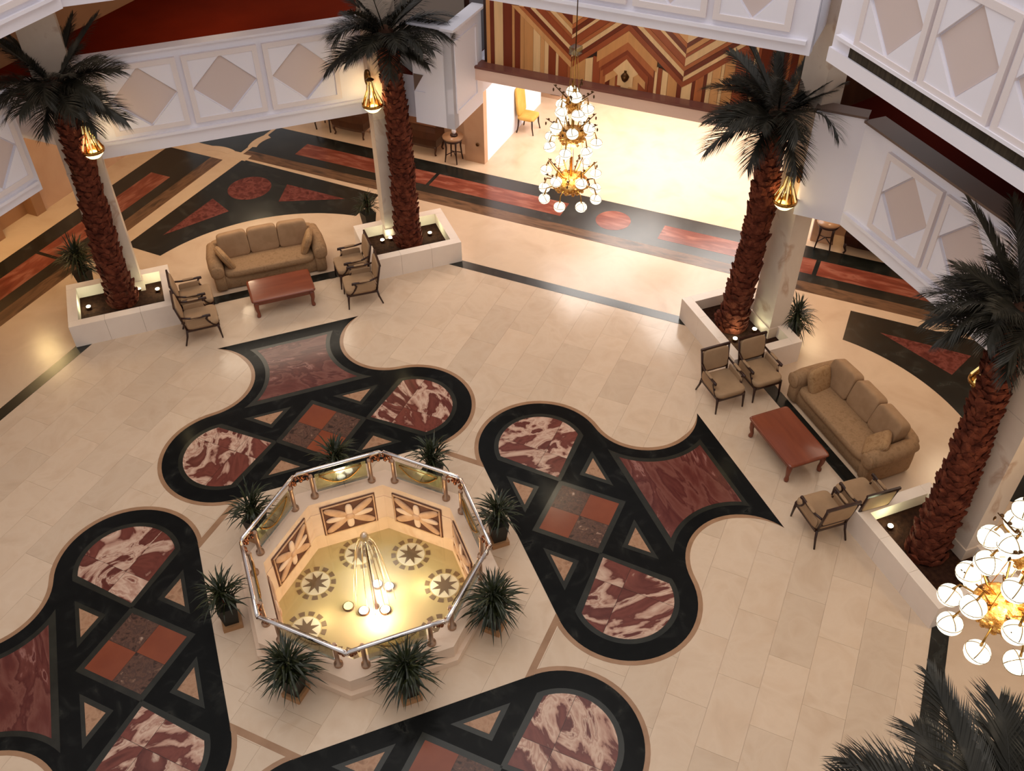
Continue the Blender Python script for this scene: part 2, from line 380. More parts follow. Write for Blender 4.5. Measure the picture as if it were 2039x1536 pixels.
motif_meshes = {}
def rosette(rz):
    par = put('floor_rosette', motif_meshes.setdefault('base', MB().prism(outline, -.001, .0030).mesh('floor_rosette', M['black'])), floor, rz=rz)
    def sub(key, name, fn, m):
        me = motif_meshes.get(key)
        if me is None: me = motif_meshes[key] = fn().mesh(name, m)
        return put(name, me, par)
    for sgn in (1, -1):
        def mx(P): return P if sgn > 0 else [(-x, y) for x, y in P]
        wd = .075
        def band():
            n1, n2 = 30, 26
            A = arc(LC, LR, -88, 86, n1) + arc(CC, CR, 266, ta, n2)[1:]
            B = arc(LC, LR + wd, -88, 86, n1) + [(CC[0] + (CR - wd * min(1, (n2 - i) / 7)) * cos(radians(266 + (ta - 266) * i / n2)), CC[1] + (CR - wd * min(1, (n2 - i) / 7)) * sin(radians(266 + (ta - 266) * i / n2))) for i in range(1, n2 + 1)]
            return MB().strip(mx(A), mx(B), -.001, .0035)
        sub('band%d' % sgn, 'edge_band', band, M['tan_band'])
        lobeB = [(.84, 3.69)] + arc(LC, .86, -93, 93, 26)
        lobeP = [(.955, 3.69)] + arc(LC, .775, -88, 88, 26)
        sub('lb%d' % sgn, 'lobe_border', lambda: MB().prism(mx(lobeB), -.001, .0045), M['grey'])
        k = 0
        cc = (1.62, 3.72)
        for a, b in ((1, 1), (1, -1), (-1, 1), (-1, -1)):
            P = clip(clip(lobeP, a * q, a * q, a * q * (cc[0] + cc[1]) - .003), b * q, -b * q, b * q * (cc[0] - cc[1]) - .003)
            if area(P) > .01:
                sub('lp%d%d' % (sgn, k), 'marble_slab', lambda: MB().prism(mx(P), -.001, .006), M['breccia'])
            k += 1
        for kt, T in enumerate(([(1.15, 2.90), (.87, 3.18), (.58, 2.90)], [(1.15, 4.47), (.87, 4.19), (.585, 4.47)])):
            c = (.866, 3.0 if kt == 0 else 4.37)
            sub('tb%d%d' % (sgn, kt), 'triangle_border', lambda: MB().prism(mx(scaled(T, 1.62, c)), -.001, .0045), M['grey'])
            sub('tp%d%d' % (sgn, kt), 'triangle_slab', lambda: MB().prism(mx(T), -.001, .006), M['tan_granite'])
    ctr = (0, 3.69)
    def dia(c, h): return [(c[0] + h, c[1]), (c[0], c[1] + h), (c[0] - h, c[1]), (c[0], c[1] - h)]
    sub('sqb', 'square_border', lambda: MB().prism(dia(ctr, .885), -.001, .0045), M['grey'])
    for k, (dx, dy, mm) in enumerate(((0, .378, 'orange'), (0, -.378, 'orange'), (.378, 0, 'granite'), (-.378, 0, 'granite'))):
        sub('sq%d' % k, 'checker_slab', lambda: MB().prism(dia((dx, 3.69 + dy), .374), -.001, .006), M[mm])
    def flare(R, u0, u1):
        def ang(u): 
            return 180 - math.degrees(math.asin((u - CC[1]) / R))
        h = arc(CC, R, ang(u0), ang(u1), 16)
        return h + mirror(h)
    sub('fb', 'flare_border', lambda: MB().prism(flare(1.25, 4.82, 6.54), -.001, .0045), M['grey'])
    FP = flare(1.335, 4.93, 6.46)
    # flare slabs are cut by two seams; clip works on the convex core, so cut by bands instead
    sub('fp', 'flare_slab', lambda: MB().prism(FP, -.001, .006), M['flare'])
    return par
for r in (RA, RB, RC, RD): rosette(r)
# thin brown bands that join the rosettes at the corners
for r in (RAB, RAC, RBD, 3 * pi / 4):
    n_ = inlay('corner_band', r)
    piece('band_slab', [(-.62, 2.975), (.62, 2.975), (.53, 3.08), (-.53, 3.08)], .003, M['tan_band'], n_)
# access hatch drawn in the floor near the fountain: two thin joints
hn = node('floor_hatch', floor)
def seam(p, r_, wd=.008, parent=hn):
    d = Vector((r_[0] - p[0], r_[1] - p[1])); n = Vector((-d.y, d.x)).normalized() * wd / 2
    piece('hatch_seam', [(p[0] + n.x, p[1] + n.y), (r_[0] + n.x, r_[1] + n.y), (r_[0] - n.x, r_[1] - n.y), (p[0] - n.x, p[1] - n.y)], .0012, M['joint'], parent)

seam((-1.965, -1.0), (-2.365, -1.374)); seam((-2.365, -1.374), (-1.438, -2.307)); seam((-1.438, -2.307), (-.951, -1.834)); seam((-2.168, -1.196), (-1.994, -1.379))
# octagon band
S0, S1 = 8.40, 8.66
i0, i1 = octa(S0), octa(S1)
on = node('octagon_band', floor)
for k in range(8):
    piece('band_slab', [i0[k], i1[k], i1[(k + 1) % 8], i0[(k + 1) % 8]], .003, M['frieze_black'], on)
# walkway friezes
def frieze(rz, ext=10.3, gaps=()):
    f = node('walkway_frieze', floor, rz)
    piece('outer_band', [(-ext, 11.0), (ext, 11.0), (ext, 12.45), (-ext, 12.45)], .003, M['frieze_black'], f)
    piece('inner_band', [(-ext, 10.62), (ext, 10.62), (ext, 11.0), (-ext, 11.0)], .003, M['frieze_brown'], f)
    for s_ in (1, -1):
        for a, b in ((1.25, 4.9), (5.0, 9.0)):
            piece('red_slab', [(s_ * a, 11.33), (s_ * b, 11.33), (s_ * b, 11.95), (s_ * a, 11.95)], .0045, M['frieze_red'], f)
    piece('round_slab', arc((0.02, 11.66), .43, 0, 352, 40), .0045, M['frieze_red'], f)
for r in (RAB, RAC, RBD): frieze(r)
# crossing behind the far seating group
cn = node('frieze_crossing', floor)
X0 = 10.62 * sqrt(2) - .0
piece('crossing_slab', [(0.3, 15.02), (2.7, 17.4), (.3, 19.8), (-2.1, 17.4)], .0034, M['frieze_black'], cn)
for P in ([(.10, 14.72), (.32, 14.92), (.54, 14.72), (.32, 14.5)],):
    piece('light_slab', P, .0046, M['floor'], cn)
def cband(c, r0, r1, a0, a1):
    piece('light_arc', arc(c, r0, a0, a1, 12) + arc(c, r1, a1, a0, 12), .0046, M['floor'], cn)
cband((-.75, 14.75), .75, 1.0, 25, 75); cband((1.4, 14.85), .72, .97, 105, 155)
# crescents behind the sofas
def crescent(rz, sh):
    c = node('floor_crescent', floor, rz)
    def S(P): return [(x + sh * (y - 9.), y) for x, y in P]
    D = 10.33 * sqrt(2)
    a = math.degrees(math.asin(2.35 / 4.06))
    h = arc((0, 7.44), 4.06, 90 - a, 90 + a, 30)
    piece('crescent_slab', S(h + [(-(D - 11.5), 11.5), (0, D), (D - 11.5, 11.5)]), .003, M['frieze_black'], c)
    for s_ in (1, -1):
        piece('red_triangle', S([(s_ * 2.25, 11.62), (s_ * .95, 12.88), (s_ * .62, 12.12)]), .0045, M['crescent_red'], c)
    piece('red_disc', S(arc((0, 13.05), .56, 0, 352, 40)), .0045, M['crescent_red'], c)
crescent(RA, .05); crescent(RB, .0)

# ------------------------------------------------------------------ walls, galleries
WALLN = [0]
def panel_frames(par, y, centers, w_, zb, zt, proud=.07, bar=.10, label=False):
    """raised frames with four corner plates around a sunk diamond; y = wall face, frames stand towards -y"""
    for c in centers:
        f = MB(); h = zt - zb
        for (x, z, dx, dz) in ((c, zb + bar / 2, w_, bar), (c, zt - bar / 2, w_, bar), (c - w_ / 2 + bar / 2, (zb + zt) / 2, bar, h - 2 * bar), (c + w_ / 2 - bar / 2, (zb + zt) / 2, bar, h - 2 * bar)):
            f.box((x, y - proud / 2, z), (dx, proud, dz))
        fo = f.build('panel_frame', M['white_frame'], par)
        iw, ih, zc = w_ / 2 - bar, h / 2 - bar, (zb + zt) / 2
        for a in (1, -1):
            for b in (1, -1):
                MB().vprism([(c + a * iw, zc + b * ih), (c + a * .02, zc + b * ih), (c + a * iw, zc + b * .02)], y - .052, y - .002).build('corner_plate', M['white'], fo)
        MB().vprism([(c + iw - .012, zc), (c, zc + ih - .012), (c - iw + .012, zc), (c, zc - ih + .012)], y - .008, y - .001).build('diamond_plate', M['white_dia'], fo)

def gallery(name, rz, u, v0, v1, z0, z1, centers, fw, fz, th=.22, cap=None, mould=True, slot=False, capm='white'):
    o = struct(node(name, None, rz))
    MB().box(((v0 + v1) / 2, u + th / 2, (z0 + z1) / 2), (v1 - v0, th, z1 - z0)).build('parapet', M['white'], o)
    if mould:
        MB().box(((v0 + v1) / 2, u - .035, fz[0] - .13), (v1 - v0 - .15, .07, .06)).build('moulding', M['white'], o)
    MB().box(((v0 + v1) / 2, u + (cap or th) / 2 - .03, z1 + .02), (v1 - v0, (cap or th) + .06, .04)).build('handrail_cap', M[capm], o)
    panel_frames(o, u, centers, fw, *fz)
    return o

ZB, ZT = 3.28, 5.28
gA = gallery('wall_far', RA, 9.45, -2.75, 2.82, ZB, ZT, (-1.595, -.035, 1.525), 1.45, (3.73, 5.12))
gB = gallery('wall_right', RB, 9.58, -2.05, 5.4, ZB, ZT, (-.67, .74, 2.15, 3.56), 1.33, (3.70, 5.10), cap=.36, capm='cap')
gAC = gallery('wall_left', RAC, 8.85, -6.5, 3.42, ZB, ZT, (2.62, 1.2, -.2), 1.33, (3.62, 5.05))
# upper gallery ring, standing further in
uB = gallery('wall_upper_right', RB, 8.28, -1.78, 6.2, 6.66, 8.72, (-.6, .78, 2.16, 3.54), 1.31, (7.10, 8.50), mould=False)
MB().box((2.5, 8.27, 6.985), (7.7, .03, .20)).build('slot_recess', M['slot'], uB)
MB().box((2.2, 8.255, 6.77), (7.96, .05, .22)).build('fascia', M['white'], uB)
MB().box((2.2, 8.235, 7.09), (7.7, .09, .05)).build('moulding', M['white'], uB)
uAB = gallery('wall_upper_back', RAB - .028, 7.50, -4.6, 4.06, 6.56, 8.7, (3.10, 1.77, .44, -.89, -2.22), 1.22, (6.90, 8.3))
uA = gallery('wall_upper_far', RA, 8.3, -2.6, 2.2, 6.68, 8.7, (-1.5, 0, 1.5), 1.4, (7.1, 8.5))
uAC = gallery('wall_upper_left', RAC, 7.55, -5.5, 4.1, 6.68, 8.7, (3.1, 1.77, .44), 1.22, (7.05, 8.4))
MB().box((3.98, 8.3, 7.66), (.16, 1.35, 2.08)).build('end_wall', M['white'], uAB)
# stub walls beside the columns
st = struct(node('wall_far_return', None, RAB))
MB().box((-3.105, 8.78, 4.33), (.91, .20, 2.10)).build('stub_wall', M['white'], st)
MB().box((-2.745, 9.37, 4.33), (.19, 1.38, 2.10)).build('return_wall', M['white'], st)
MB().box((-2.70, 9.33, 5.40), (.30, 1.46, .05)).build('handrail_cap', M['white'], st)
MB().box((-3.23, 8.78, 5.40), (.755, .28, .05)).build('handrail_cap', M['white'], st)
rp = MB()
for (y, z, dy, dz) in ((9.30, 3.62, 1.0, .05), (9.30, 5.1, 1.0, .05), (8.82, 4.36, .05, 1.45), (9.78, 4.36, .05, 1.45)):
    rp.box((-2.64, y, z), (.03, dy, dz))
rp.build('panel_frame', M['white'], st)
MB().vprism([(-3.545, 4.36), (-3.32, 4.36), (-3.545, 3.99)], 8.665, 8.681).build('diamond_plate', M['cap'], st)
MB().vprism([(-3.545, 3.96), (-3.545, 3.99), (-3.30, 4.0), (-3.30, 3.97)], 8.66, 8.681).build('panel_edge', M['white'], st)
# chamfers where the right gallery meets its columns
stB = struct(node('wall_right_chamfer'))
def wallseg(par, p, r_, z0, z1, th, m, name='chamfer_wall'):
    d = Vector((r_[0] - p[0], r_[1] - p[1], 0)); n = Vector((-d.y, d.x, 0)).normalized() * th
    return MB().prism([p, r_, (r_[0] + n.x, r_[1] + n.y), (p[0] + n.x, p[1] + n.y)], z0, z1).build(name, m, par)
wallseg(stB, (9.58, 2.05), (9.0, 2.66), ZB, 5.33, -.22, M['white'])
wallseg(stB, (9.57, 2.03), (8.97, 2.66), 5.33, 5.37, -.30, M['cap'], 'handrail_cap')
# gallery slabs (walkway ceilings below, carpet above)
def slab(name, poly, z0, z1, top, struct_=True):
    o = struct(node(name))
    MB().prism(poly, z0, z1 - .02).build('slab', M['white'], o)
    MB().prism(poly, z1 - .02, z1).build('carpet', M[top], o)
    return o
pAB = lambda v, u: tuple(ABp(v, u))[:2]
def pAC(al, u): p = Wp(RAC, al, u); return (p.x, p.y)
slab('ceiling_far', [(-2.75, 9.62), (2.8, 9.62), pAB(-3.5, 8.85), pAB(-2.85, 8.85), pAB(-2.85, 13.2), (4.6, 22), (-8, 22), pAC(12.5, 11.85), pAC(4.8, 11.85), pAC(4.8, 10.75)], 3.30, 4.25, 'carpet')
slab('ceiling_right', [(9.75, 2.05), (9.75, -6.5), (20, -6.5), (20, 6.5), pAB(4.6, 13.0), pAB(4.6, 9.5), (9.3, 2.7)], 3.30, 4.25, 'carpet_shaded')
slab('ceiling_left', [pAC(4.75, 10.75), pAC(-6, 10.75), pAC(-6, 16), pAC(4.75, 16)], 3.30, 4.25, 'brownfloor')
slab('ceiling_left_balcony', [pAC(3.4, 9.0), pAC(-6, 9.0), pAC(-6, 10.75), pAC(3.4, 10.75)], 3.30, 4.25, 'brownfloor')
MB().prism([pAB(-2.86, 8.9), pAB(-2.86, 13.2), pAB(-6.4, 13.2), pAB(-5.0, 9.8), pAB(-3.7, 8.9)], 4.251, 4.262).build('border_carpet', M['brownfloor'], bpy.data.objects['ceiling_far'])
# back walls of the galleries
bw = struct(node('wall_gallery_back'))
wallseg(bw, pAC(4.9, 11.75), pAC(11.5, 11.75), 4.25, 6.66, .2, M['tanwall'], 'back_wall')
wallseg(bw, (16, -6), (16, 6.5), 4.25, 6.66, -.2, M['darkwood'], 'back_wall')
wallseg(bw, pAB(-2.85, 9.95), pAB(-2.85, 13.4), 4.25, 6.6, .12, M['darkwood'], 'back_wall')
wallseg(bw, pAB(4.05, 9.9), pAB(5.7, 12.6), 4.25, 6.66, -.12, M['brownwood'], 'back_wall')
wallseg(bw, pAC(3.4, 8.95), pAC(3.4, 9.4), ZB, 5.2, .1, M['cap'], 'end_panel')  # end of the white parapet, its shade painted in as taupe
wallseg(bw, pAC(4.8, 10.74), pAC(5.5, 10.74), 3.27, 4.3, .1, M['white'], 'edge_wall')
# upper slabs: the underside and floor behind the upper parapets
us = struct(node('ceiling_upper'))
MB().prism([(8.52, 1.7), (8.52, -6.2), (20, -6.2), (20, 1.7)], 6.7, 7.0).build('slab', M['white'], us)
MB().prism([(-2.6, 8.55), (2.2, 8.55), (3, 22), (-9, 22), pAC(8.5, 12), pAC(4.1, 7.8)], 6.75, 7.0).build('slab', M['white'], us)
MB().prism([pAC(4.1, 7.8), pAC(-6, 7.8), pAC(-6, 18), pAC(8.5, 18), pAC(8.5, 12)], 6.75, 7.0).build('slab', M['white'], us)
# walkway outer walls at ground level
ow = struct(node('wall_walkway_left', None, RAC))
MB().box((9.0, 13.3, 1.64), (5.4, .25, 3.28)).build('wall_panel', M['pinkwall'], ow)
MB().box((0, 13.55, 1.64), (12.8, .2, 3.28)).build('wall_panel', M['tanwall'], ow)
for a in (6.35, 5.02, 3.7, 2.3):
    MB().box((a - .05, 13.3, 1.64), (.30, .36, 3.28)).build('pilaster', M['tanwall'], ow)
eh = struct(node('wall_entrance', None, RAB))
MB().box((-4.32, 12.99, 1.64), (.57, .2, 3.28)).build('pier', M['pinkwall'], eh)
MB().box((-4.16, 14.9, 1.95), (.24, 3.75, 3.9)).build('side_wall', M['white'], eh)
MB().box((4.7, 14.9, 1.95), (.24, 4.3, 3.9)).build('side_wall', M['white'], eh)
MB().box((4.85, 12.8, 1.64), (.5, .2, 3.28)).build('pier', M['pinkwall'], eh)
MB().box((0, 18.1, 1.95), (12, .2, 3.9)).build('back_wall', M['pinkwall'], eh)
MB().box((-4.0, 17.35, .28), (1.7, .3, .56)).build('low_wall', M['pinkwall'], eh)
MB().box((-3.75, 17.19, .3), (.30, .03, .34)).build('vent', M['darkwood'], eh)
MB().box((-7.0, 13.75, 1.64), (5.4, .2, 3.28)).build('walkway_wall', M['pinkwall'], eh)
MB().box((7.8, 13.3, 1.64), (5.8, .2, 3.28)).build('walkway_wall', M['pinkwall'], eh)
MB().lathe([(.0, 0), (.045, 0), (.05, .02), (.03, .035), (.0, .035)], 16).build('wall_plug', M['bronze'], eh).location = (-4.22, 12.87, .55)
eh.children[-1].rotation_euler = (pi / 2, 0, 0)

hc = struct(node('ceiling_hall', None, RAB))
MB().box((.3, 14.1, 4.0), (8.8, 7.8, .16)).build('slab', M['white'], hc)
# rose marble beam below the marquetry
bm_ = struct(node('trim_beam', None, RAB))
MB().box((.80, 9.86, 4.085), (7.0, .30, .27)).build('beam', M['beam'], bm_)
MB().box((.80, 9.86, 4.235), (7.04, .36, .05)).build('ledge', M['beamtop'], bm_)
# marquetry wall
mq = struct(node('wall_marquetry', None, RAB))
YM = 9.96
MB().box((.90, YM + .1, 5.4), (6.9, .16, 2.4)).build('backing', M['darkwood'], mq)
XC, ZC, HW, HH = .57, 5.55, 1.165, .95
DCX = (XC - HW, XC + HW)
ZLO, ZHI = 4.25, 6.55
WD = ['wood%d' % i for i in range(7)]
rng = random.Random(3)
def plank(poly, m, y=0.):
    if area(poly) < .002: return
    MB().vprism(poly, YM - y - .012, YM + .02).build('veneer_plank', M[m], mq)
def below(P, side):
    """clip a stripe to the area under the diamonds' lower edges"""
    return P
def lower_edge_z(x):
    d = min(abs(x - DCX[0]), abs(x - DCX[1]))
    return ZC - HH - .13 + d * HH / HW
x = XC - 3.05
sk = [3, 0, 4, 0, 2, 0, 4, 1, 4, 6, 1, 5, 4, 1, 0]
k = 0
while x < XC + 3.7:
    wd = rng.choice((.06, .09, .12, .16, .2))
    x1 = min(x + wd, XC + 3.7)
    P = [(x, ZLO), (x1, ZLO), (x1, ZHI), (x, ZHI)]
    # keep under the two V edges: region is the union of convex parts; split at the diamond axes
    xm = (x + x1) / 2
    if xm < DCX[0] or DCX[0] <= xm < XC: 
        pass
    zt0, zt1 = min(lower_edge_z(x), ZHI), min(lower_edge_z(x1), ZHI)
    if DCX[0] < xm < DCX[1]:
        cap_ = 4.80 + .10 * (1 - abs(xm - XC) / .6)
        zt0, zt1 = min(zt0, cap_), min(zt1, cap_)
    plank([(x + .003, ZLO), (x1 - .003, ZLO), (x1 - .003, zt1), (x + .003, zt0)], WD[sk[k % len(sk)]] if rng.random() < .7 else rng.choice(WD)); k += 1
    x = x1
# the two diamonds: rings of mitred strips, each quadrant in its own wood
seqs = (('wood1', 'wood4', 'wood0', 'wood2', 'wood4', 'wood1', 'wood3', 'wood0', 'wood4'),
        ('wood0', 'wood4', 'wood1', 'wood4', 'wood2', 'wood0', 'wood4', 'wood1', 'wood3'),
        ('wood6', 'wood2', 'wood0', 'wood4', 'wood1', 'wood2', 'wood4', 'wood3', 'wood0'),
        ('wood1', 'wood0', 'wood4', 'wood2', 'wood1', 'wood4', 'wood0', 'wood2', 'wood6'))
for d, cx in enumerate(DCX):
    ts = [1.14, 1.0, .90, .78, .68, .50, .42, .30, .2, .0]
    for qd, (sx, sz) in enumerate(((1, 1), (-1, 1), (-1, -1), (1, -1))):
        for i in range(len(ts) - 1):
            t0, t1 = ts[i] - .006, ts[i + 1] + .002
            P = [(cx + sx * HW * t0, ZC), (cx, ZC + sz * HH * t0), (cx, ZC + sz * HH * t1), (cx + sx * HW * t1, ZC)]
            if i == 0:
                lim = XC - .0
                if (d == 0 and sx > 0) or (d == 1 and sx < 0):
                    P = clip(P, 1 if d == 0 else -1, 0, lim if d == 0 else -lim)
            plank(P, seqs[(qd + d) % 4][i], .004 * (i % 2))
# chevrons of the house shape between the diamonds
aw = [.0, .20, .34, .42, .56, .70]
cw = ['wood3', 'wood2', 'wood5', 'wood1', 'wood6']
zc0 = ZC - .14 * HH
for i in range(5):
    for s_ in (1, -1):
        z_a, z_b = zc0 - aw[i] * 1.1, zc0 - aw[i + 1] * 1.1
        sl = HH / HW; reach = .62 - i * .05
        plank([(XC, z_a), (XC + s_ * reach, z_a - reach * sl), (XC + s_ * reach, z_b - reach * sl), (XC, z_b)], cw[i], .006 + .002 * i)
plank([(XC - .16, 4.3), (XC + .16, 4.3), (XC + .16, 4.52), (XC + .26, 4.6), (XC, 4.86), (XC - .26, 4.6), (XC - .16, 4.52)], 'wood4', .022)
ws = thing('wall_lamp', 'small unlit lantern fixed on the striped wooden wall', 'lamp', ABp(XC, YM - .05, 4.5), RAB)
MB().lathe([(.02, -.1), (.06, -.06), (.09, .02), (.05, .07), (.02, .1)], 8).build('lantern', M['bronze'], ws)
MB().box((0, .03, .08), (.05, .06, .10)).build('bracket', M['bronze'], ws)

# ------------------------------------------------------------------ columns, planters, palms
def column(loc, rz, w_, d_, ztop, label):
    t = thing('column', label, 'column', loc, rz, 'marble columns of the atrium')
    MB().box((0, 0, ztop / 2 + .26), (w_, d_, ztop - .52)).build('shaft', M['column'], t)
    MB().box((0, 0, .26), (w_ + .05, d_ + .05, .52)).build('base', M['column'], t)
    MB().box((0, 0, 3.25), (w_ + .02, d_ + .02, .05)).build('collar', M['column'], t)
    return t
column((-3.04, 9.32, 0), 0, .70, .42, 6.66, 'pale marble column behind the far left palm tree')
column((3.13, 9.32, 0), 0, .68, .42, 6.66, 'pale marble column behind the second palm, beside the hall opening')
column(Wp(RB, -3.03, 9.30), RB, .66, .40, 9.2, 'pale marble column behind the palm left of the right seating group')
column(Wp(RB, 2.93, 9.18), RB, .66, .44, 7.0, 'pale marble column behind the leaning palm on the right')

def planter(loc, rz, label):
    t = thing('planter', label, 'planter', loc, rz, 'marble palm planters')
    W_, D_, H_, T_ = 2.14, 1.56, .53, .20
    for (x, y, dx, dy) in ((0, -D_ / 2 + T_ / 2, W_, T_), (0, D_ / 2 - T_ / 2, W_, T_)):
        k = 3
        for i in range(k):
            MB().box((x - dx / 2 + dx / k * (i + .5), y, H_ / 2), (dx / k - .004, dy, H_)).build('stone_slab', M['planter'], t)
    for s_ in (1, -1):
        MB().box((s_ * (W_ / 2 - T_ / 2), 0, H_ / 2), (T_, D_ - 2 * T_ - .004, H_)).build('stone_slab', M['planter'], t)
    MB().box((0, 0, .14), (W_ - 2 * T_, D_ - 2 * T_, .26)).build('soil', M['soil'], t)
    return t
planter((-3.17, 8.73, 0), 0, 'white marble planter box under the far left palm')
planter((3.19, 8.73, 0), 0, 'white marble planter box under the second palm beside the far armchairs')
planter(Wp(RB, -3.17, 8.70), RB, 'white marble planter box behind the two armchairs facing the camera')
planter(Wp(RB, 2.95, 8.58), RB, 'white marble planter box nearest the camera on the right, under the leaning palm')
planter(Wp(RD, -3.17, 8.73), RD, 'white marble planter box below the palm at the bottom right corner')

# frond meshes
def frond_mesh(L, rise, droop, leaf, seed, n=66):
    r = random.Random(seed); mb = MB()
    pts = []
    for i in range(13):
        t = i / 12
        pts.append(Vector((0, L * (t - .10 * t * t * droop), L * (rise * t - droop * t * t * .75))))
    mb.tube(pts, [.016 * (1 - .85 * i / 12) for i in range(13)], 4)
    def at(t):
        k = min(int(t * 12), 11); f = t * 12 - k
        return pts[k].lerp(pts[k + 1], f), (pts[k + 1] - pts[k]).normalized()
    for i in range(n):
        t = .14 + .86 * i / (n - 1)
        p, tg = at(min(t, .999))
        ll = leaf * (.45 + .95 * sin(pi * min(1, t * .86 + .1))) * r.uniform(.85, 1.1)
        for s_ in (1, -1):
            side = Vector((s_, 0, 0)); up = tg.cross(side) * s_
            d = (side * (.85 - .45 * t) + tg * (.55 + .4 * t) + Vector((0, 0, 1)) * r.uniform(.0, .28)).normalized()
            wv = d.cross(Vector((0, 0, 1))).normalized() * (.0075 + .004 * (1 - t))
            m_ = p + d * ll * .55 + Vector((0, 0, -.02)); e = p + d * ll + Vector((0, 0, -.16 * ll - r.uniform(0, .05)))
            mb.add([p - wv, p + wv, m_ + wv * .9, m_ - wv * .9, e], [(0, 1, 2, 3), (3, 2, 4)])
    return mb.mesh('frond', M['frond'])
FR = {'up': [frond_mesh(1.25, 1.25, .30, .36, 1), frond_mesh(1.2, 1.0, .45, .34, 2), frond_mesh(1.1, 1.6, .3, .34, 9)],
      'mid': [frond_mesh(1.42, .80, .75, .42, 3), frond_mesh(1.35, .62, .62, .40, 4), frond_mesh(1.45, .9, 1.05, .42, 5)],
      'low': [frond_mesh(1.35, .52, .85, .40, 6), frond_mesh(1.3, .42, .85, .38, 7), frond_mesh(1.35, .6, 1.15, .40, 8)]}

def palm(base, top, label, seed, wall, scale=.96, nfr=(9, 18, 9)):
    r = random.Random(seed)
    t = thing('palm_tree', label, 'palm tree', base, 0, 'tall palms in the planters')
    B, T = Vector((0, 0, 0)), Vector(top) - Vector(base)
    mb = MB(); n = 26
    def ax(s_): 
        return B.lerp(T, s_) + Vector((.05 * sin(s_ * 3.2 + seed), .05 * cos(s_ * 2.7 + seed) - .05 * cos(seed), 0)) * sin(pi * s_)
    def rad(s_): return .275 - .085 * s_ + .05 * max(0, .12 - s_) / .12
    mb.tube([ax(i / n) for i in range(n + 1)], [rad(i / n) * .93 for i in range(n + 1)], 14)
    # overlapping old leaf bases
    rows = int(T.length / .115)
    for k in range(rows):
        s_ = (k + .3 + r.uniform(-.2, .2)) / rows; c = ax(s_); rr = rad(s_); m_ = 11
        for j in range(m_):
            a = 2 * pi * (j + .5 * (k % 2)) / m_ + r.uniform(-.2, .2)
            d = Vector((cos(a), sin(a), 0)); s2 = Vector((-sin(a), cos(a), 0))
            wd = rr * 2 * pi / m_ * r.uniform(.5, .75); hh = .135 * r.uniform(.7, 1.4); o = .038 * r.uniform(.2, 2.1)
            p0 = c + d * (rr * .90) + Vector((0, 0, r.uniform(-.035, .035))); 
            vs = [p0 - s2 * wd + Vector((0, 0, -.02)), p0 + s2 * wd + Vector((0, 0, -.02)), p0 + d * .012 + s2 * wd * .95 + Vector((0, 0, hh * .55)),
                  p0 + d * (.02 + o) + s2 * wd * .35 + Vector((0, 0, hh)), p0 + d * (.02 + o) - s2 * wd * .35 + Vector((0, 0, hh)), p0 + d * .012 - s2 * wd * .95 + Vector((0, 0, hh * .55)),
                  p0 + d * (.03 + o * .4) + Vector((0, 0, .02)), p0 + Vector((0, 0, hh * .9))]
            mb.add(vs, [(0, 1, 6), (1, 2, 6), (2, 3, 6), (3, 4, 6), (4, 5, 6), (5, 0, 6), (3, 7, 4), (2, 7, 3), (4, 7, 5)])
    mb.build('trunk', M['bark'], t)
    hb = MB(); hb.lathe([(.18, -.40), (.21, -.1), (.22, .15), (.16, .32), (.04, .42)], 12, T)
    hb.build('husk', M['husk'], t)
    for kind, cnt, zo, tl_ in (('up', nfr[0], .25, 0), ('mid', nfr[1], .15, 0), ('low', nfr[2], .06, 0)):
        a0 = r.uniform(0, 6)
        for i in range(cnt):
            ang = a0 + 2 * pi * i / cnt + r.uniform(-.2, .2)
            toward = cos(ang + pi / 2 - wall)      # fronds on the wall side are cut short and stand up
            if kind == 'low' and toward > .1: continue
            me = r.choice(FR['up' if kind == 'mid' and toward > .35 else kind])
            o = put('frond', me, t, T + Vector((0, 0, zo)))
            o.rotation_euler = (r.uniform(-.15, .15), r.uniform(-.35, .35), ang)
            s2 = scale * r.uniform(.85, 1.12) * (.72 if toward > .35 else 1); o.scale = (s2, s2, s2)
    return t
palm((-3.15, 8.86, .27), (-3.03, 8.97, 4.85), 'tall palm at the far left, in front of the left column', 11, pi / 2)
palm((3.24, 8.76, .27), (3.19, 8.92, 4.9), 'tall palm beside the far armchairs, left of the hall opening', 12, pi / 2)
palm((8.62, 3.33, .27), (8.68, 3.24, 4.78), 'tall palm right of the hall opening, behind two armchairs', 13, 0)
palm((8.50, -2.93, .27), (8.83, -2.52, 4.55), 'leaning palm on the right, in the planter nearest the camera', 14, 0, .86)
palm((3.2, -8.7, .27), (3.25, -8.2, 5.0), 'palm at the bottom right corner with only its upper fronds in view', 15, -pi / 2)

# little spot lamps in the planters
SPOTS = []
def spot(px, py, label, rot=0., strength=1.):
    t = thing('spot_lamp', label, 'spot lamp', (px, py, .27), 0, 'spot lamps in the planters')
    MB().lathe([(.03, 0), (.045, .01), (.05, .07), (.0, .07)], 12).build('housing', M['bronze'], t)
    MB().lathe([(.0, .0), (.045, .0), (.045, .012), (.0, .014)], 14, (0, 0, .071)).build('lens', M['spot'], t)
    light('planter_spot', 'POINT', (px, py, .46), 5 * strength, (.95, 1.0, .62), .05)
spot(-3.86, 8.82, 'lit spot lamp on the soil left of the far left palm')
spot(-2.42, 8.93, 'lit spot lamp on the soil right of the far left palm')
spot(2.66, 8.98, 'lit spot lamp on the soil left of the palm by the far armchairs', strength=.5)
spot(3.78, 8.86, 'lit spot lamp on the soil right of the palm by the far armchairs')
spot(8.42, 2.86, 'lit spot lamp at the foot of the palm behind two armchairs')
spot(8.28, -2.32, 'lit spot lamp on the soil beside the leaning palm')
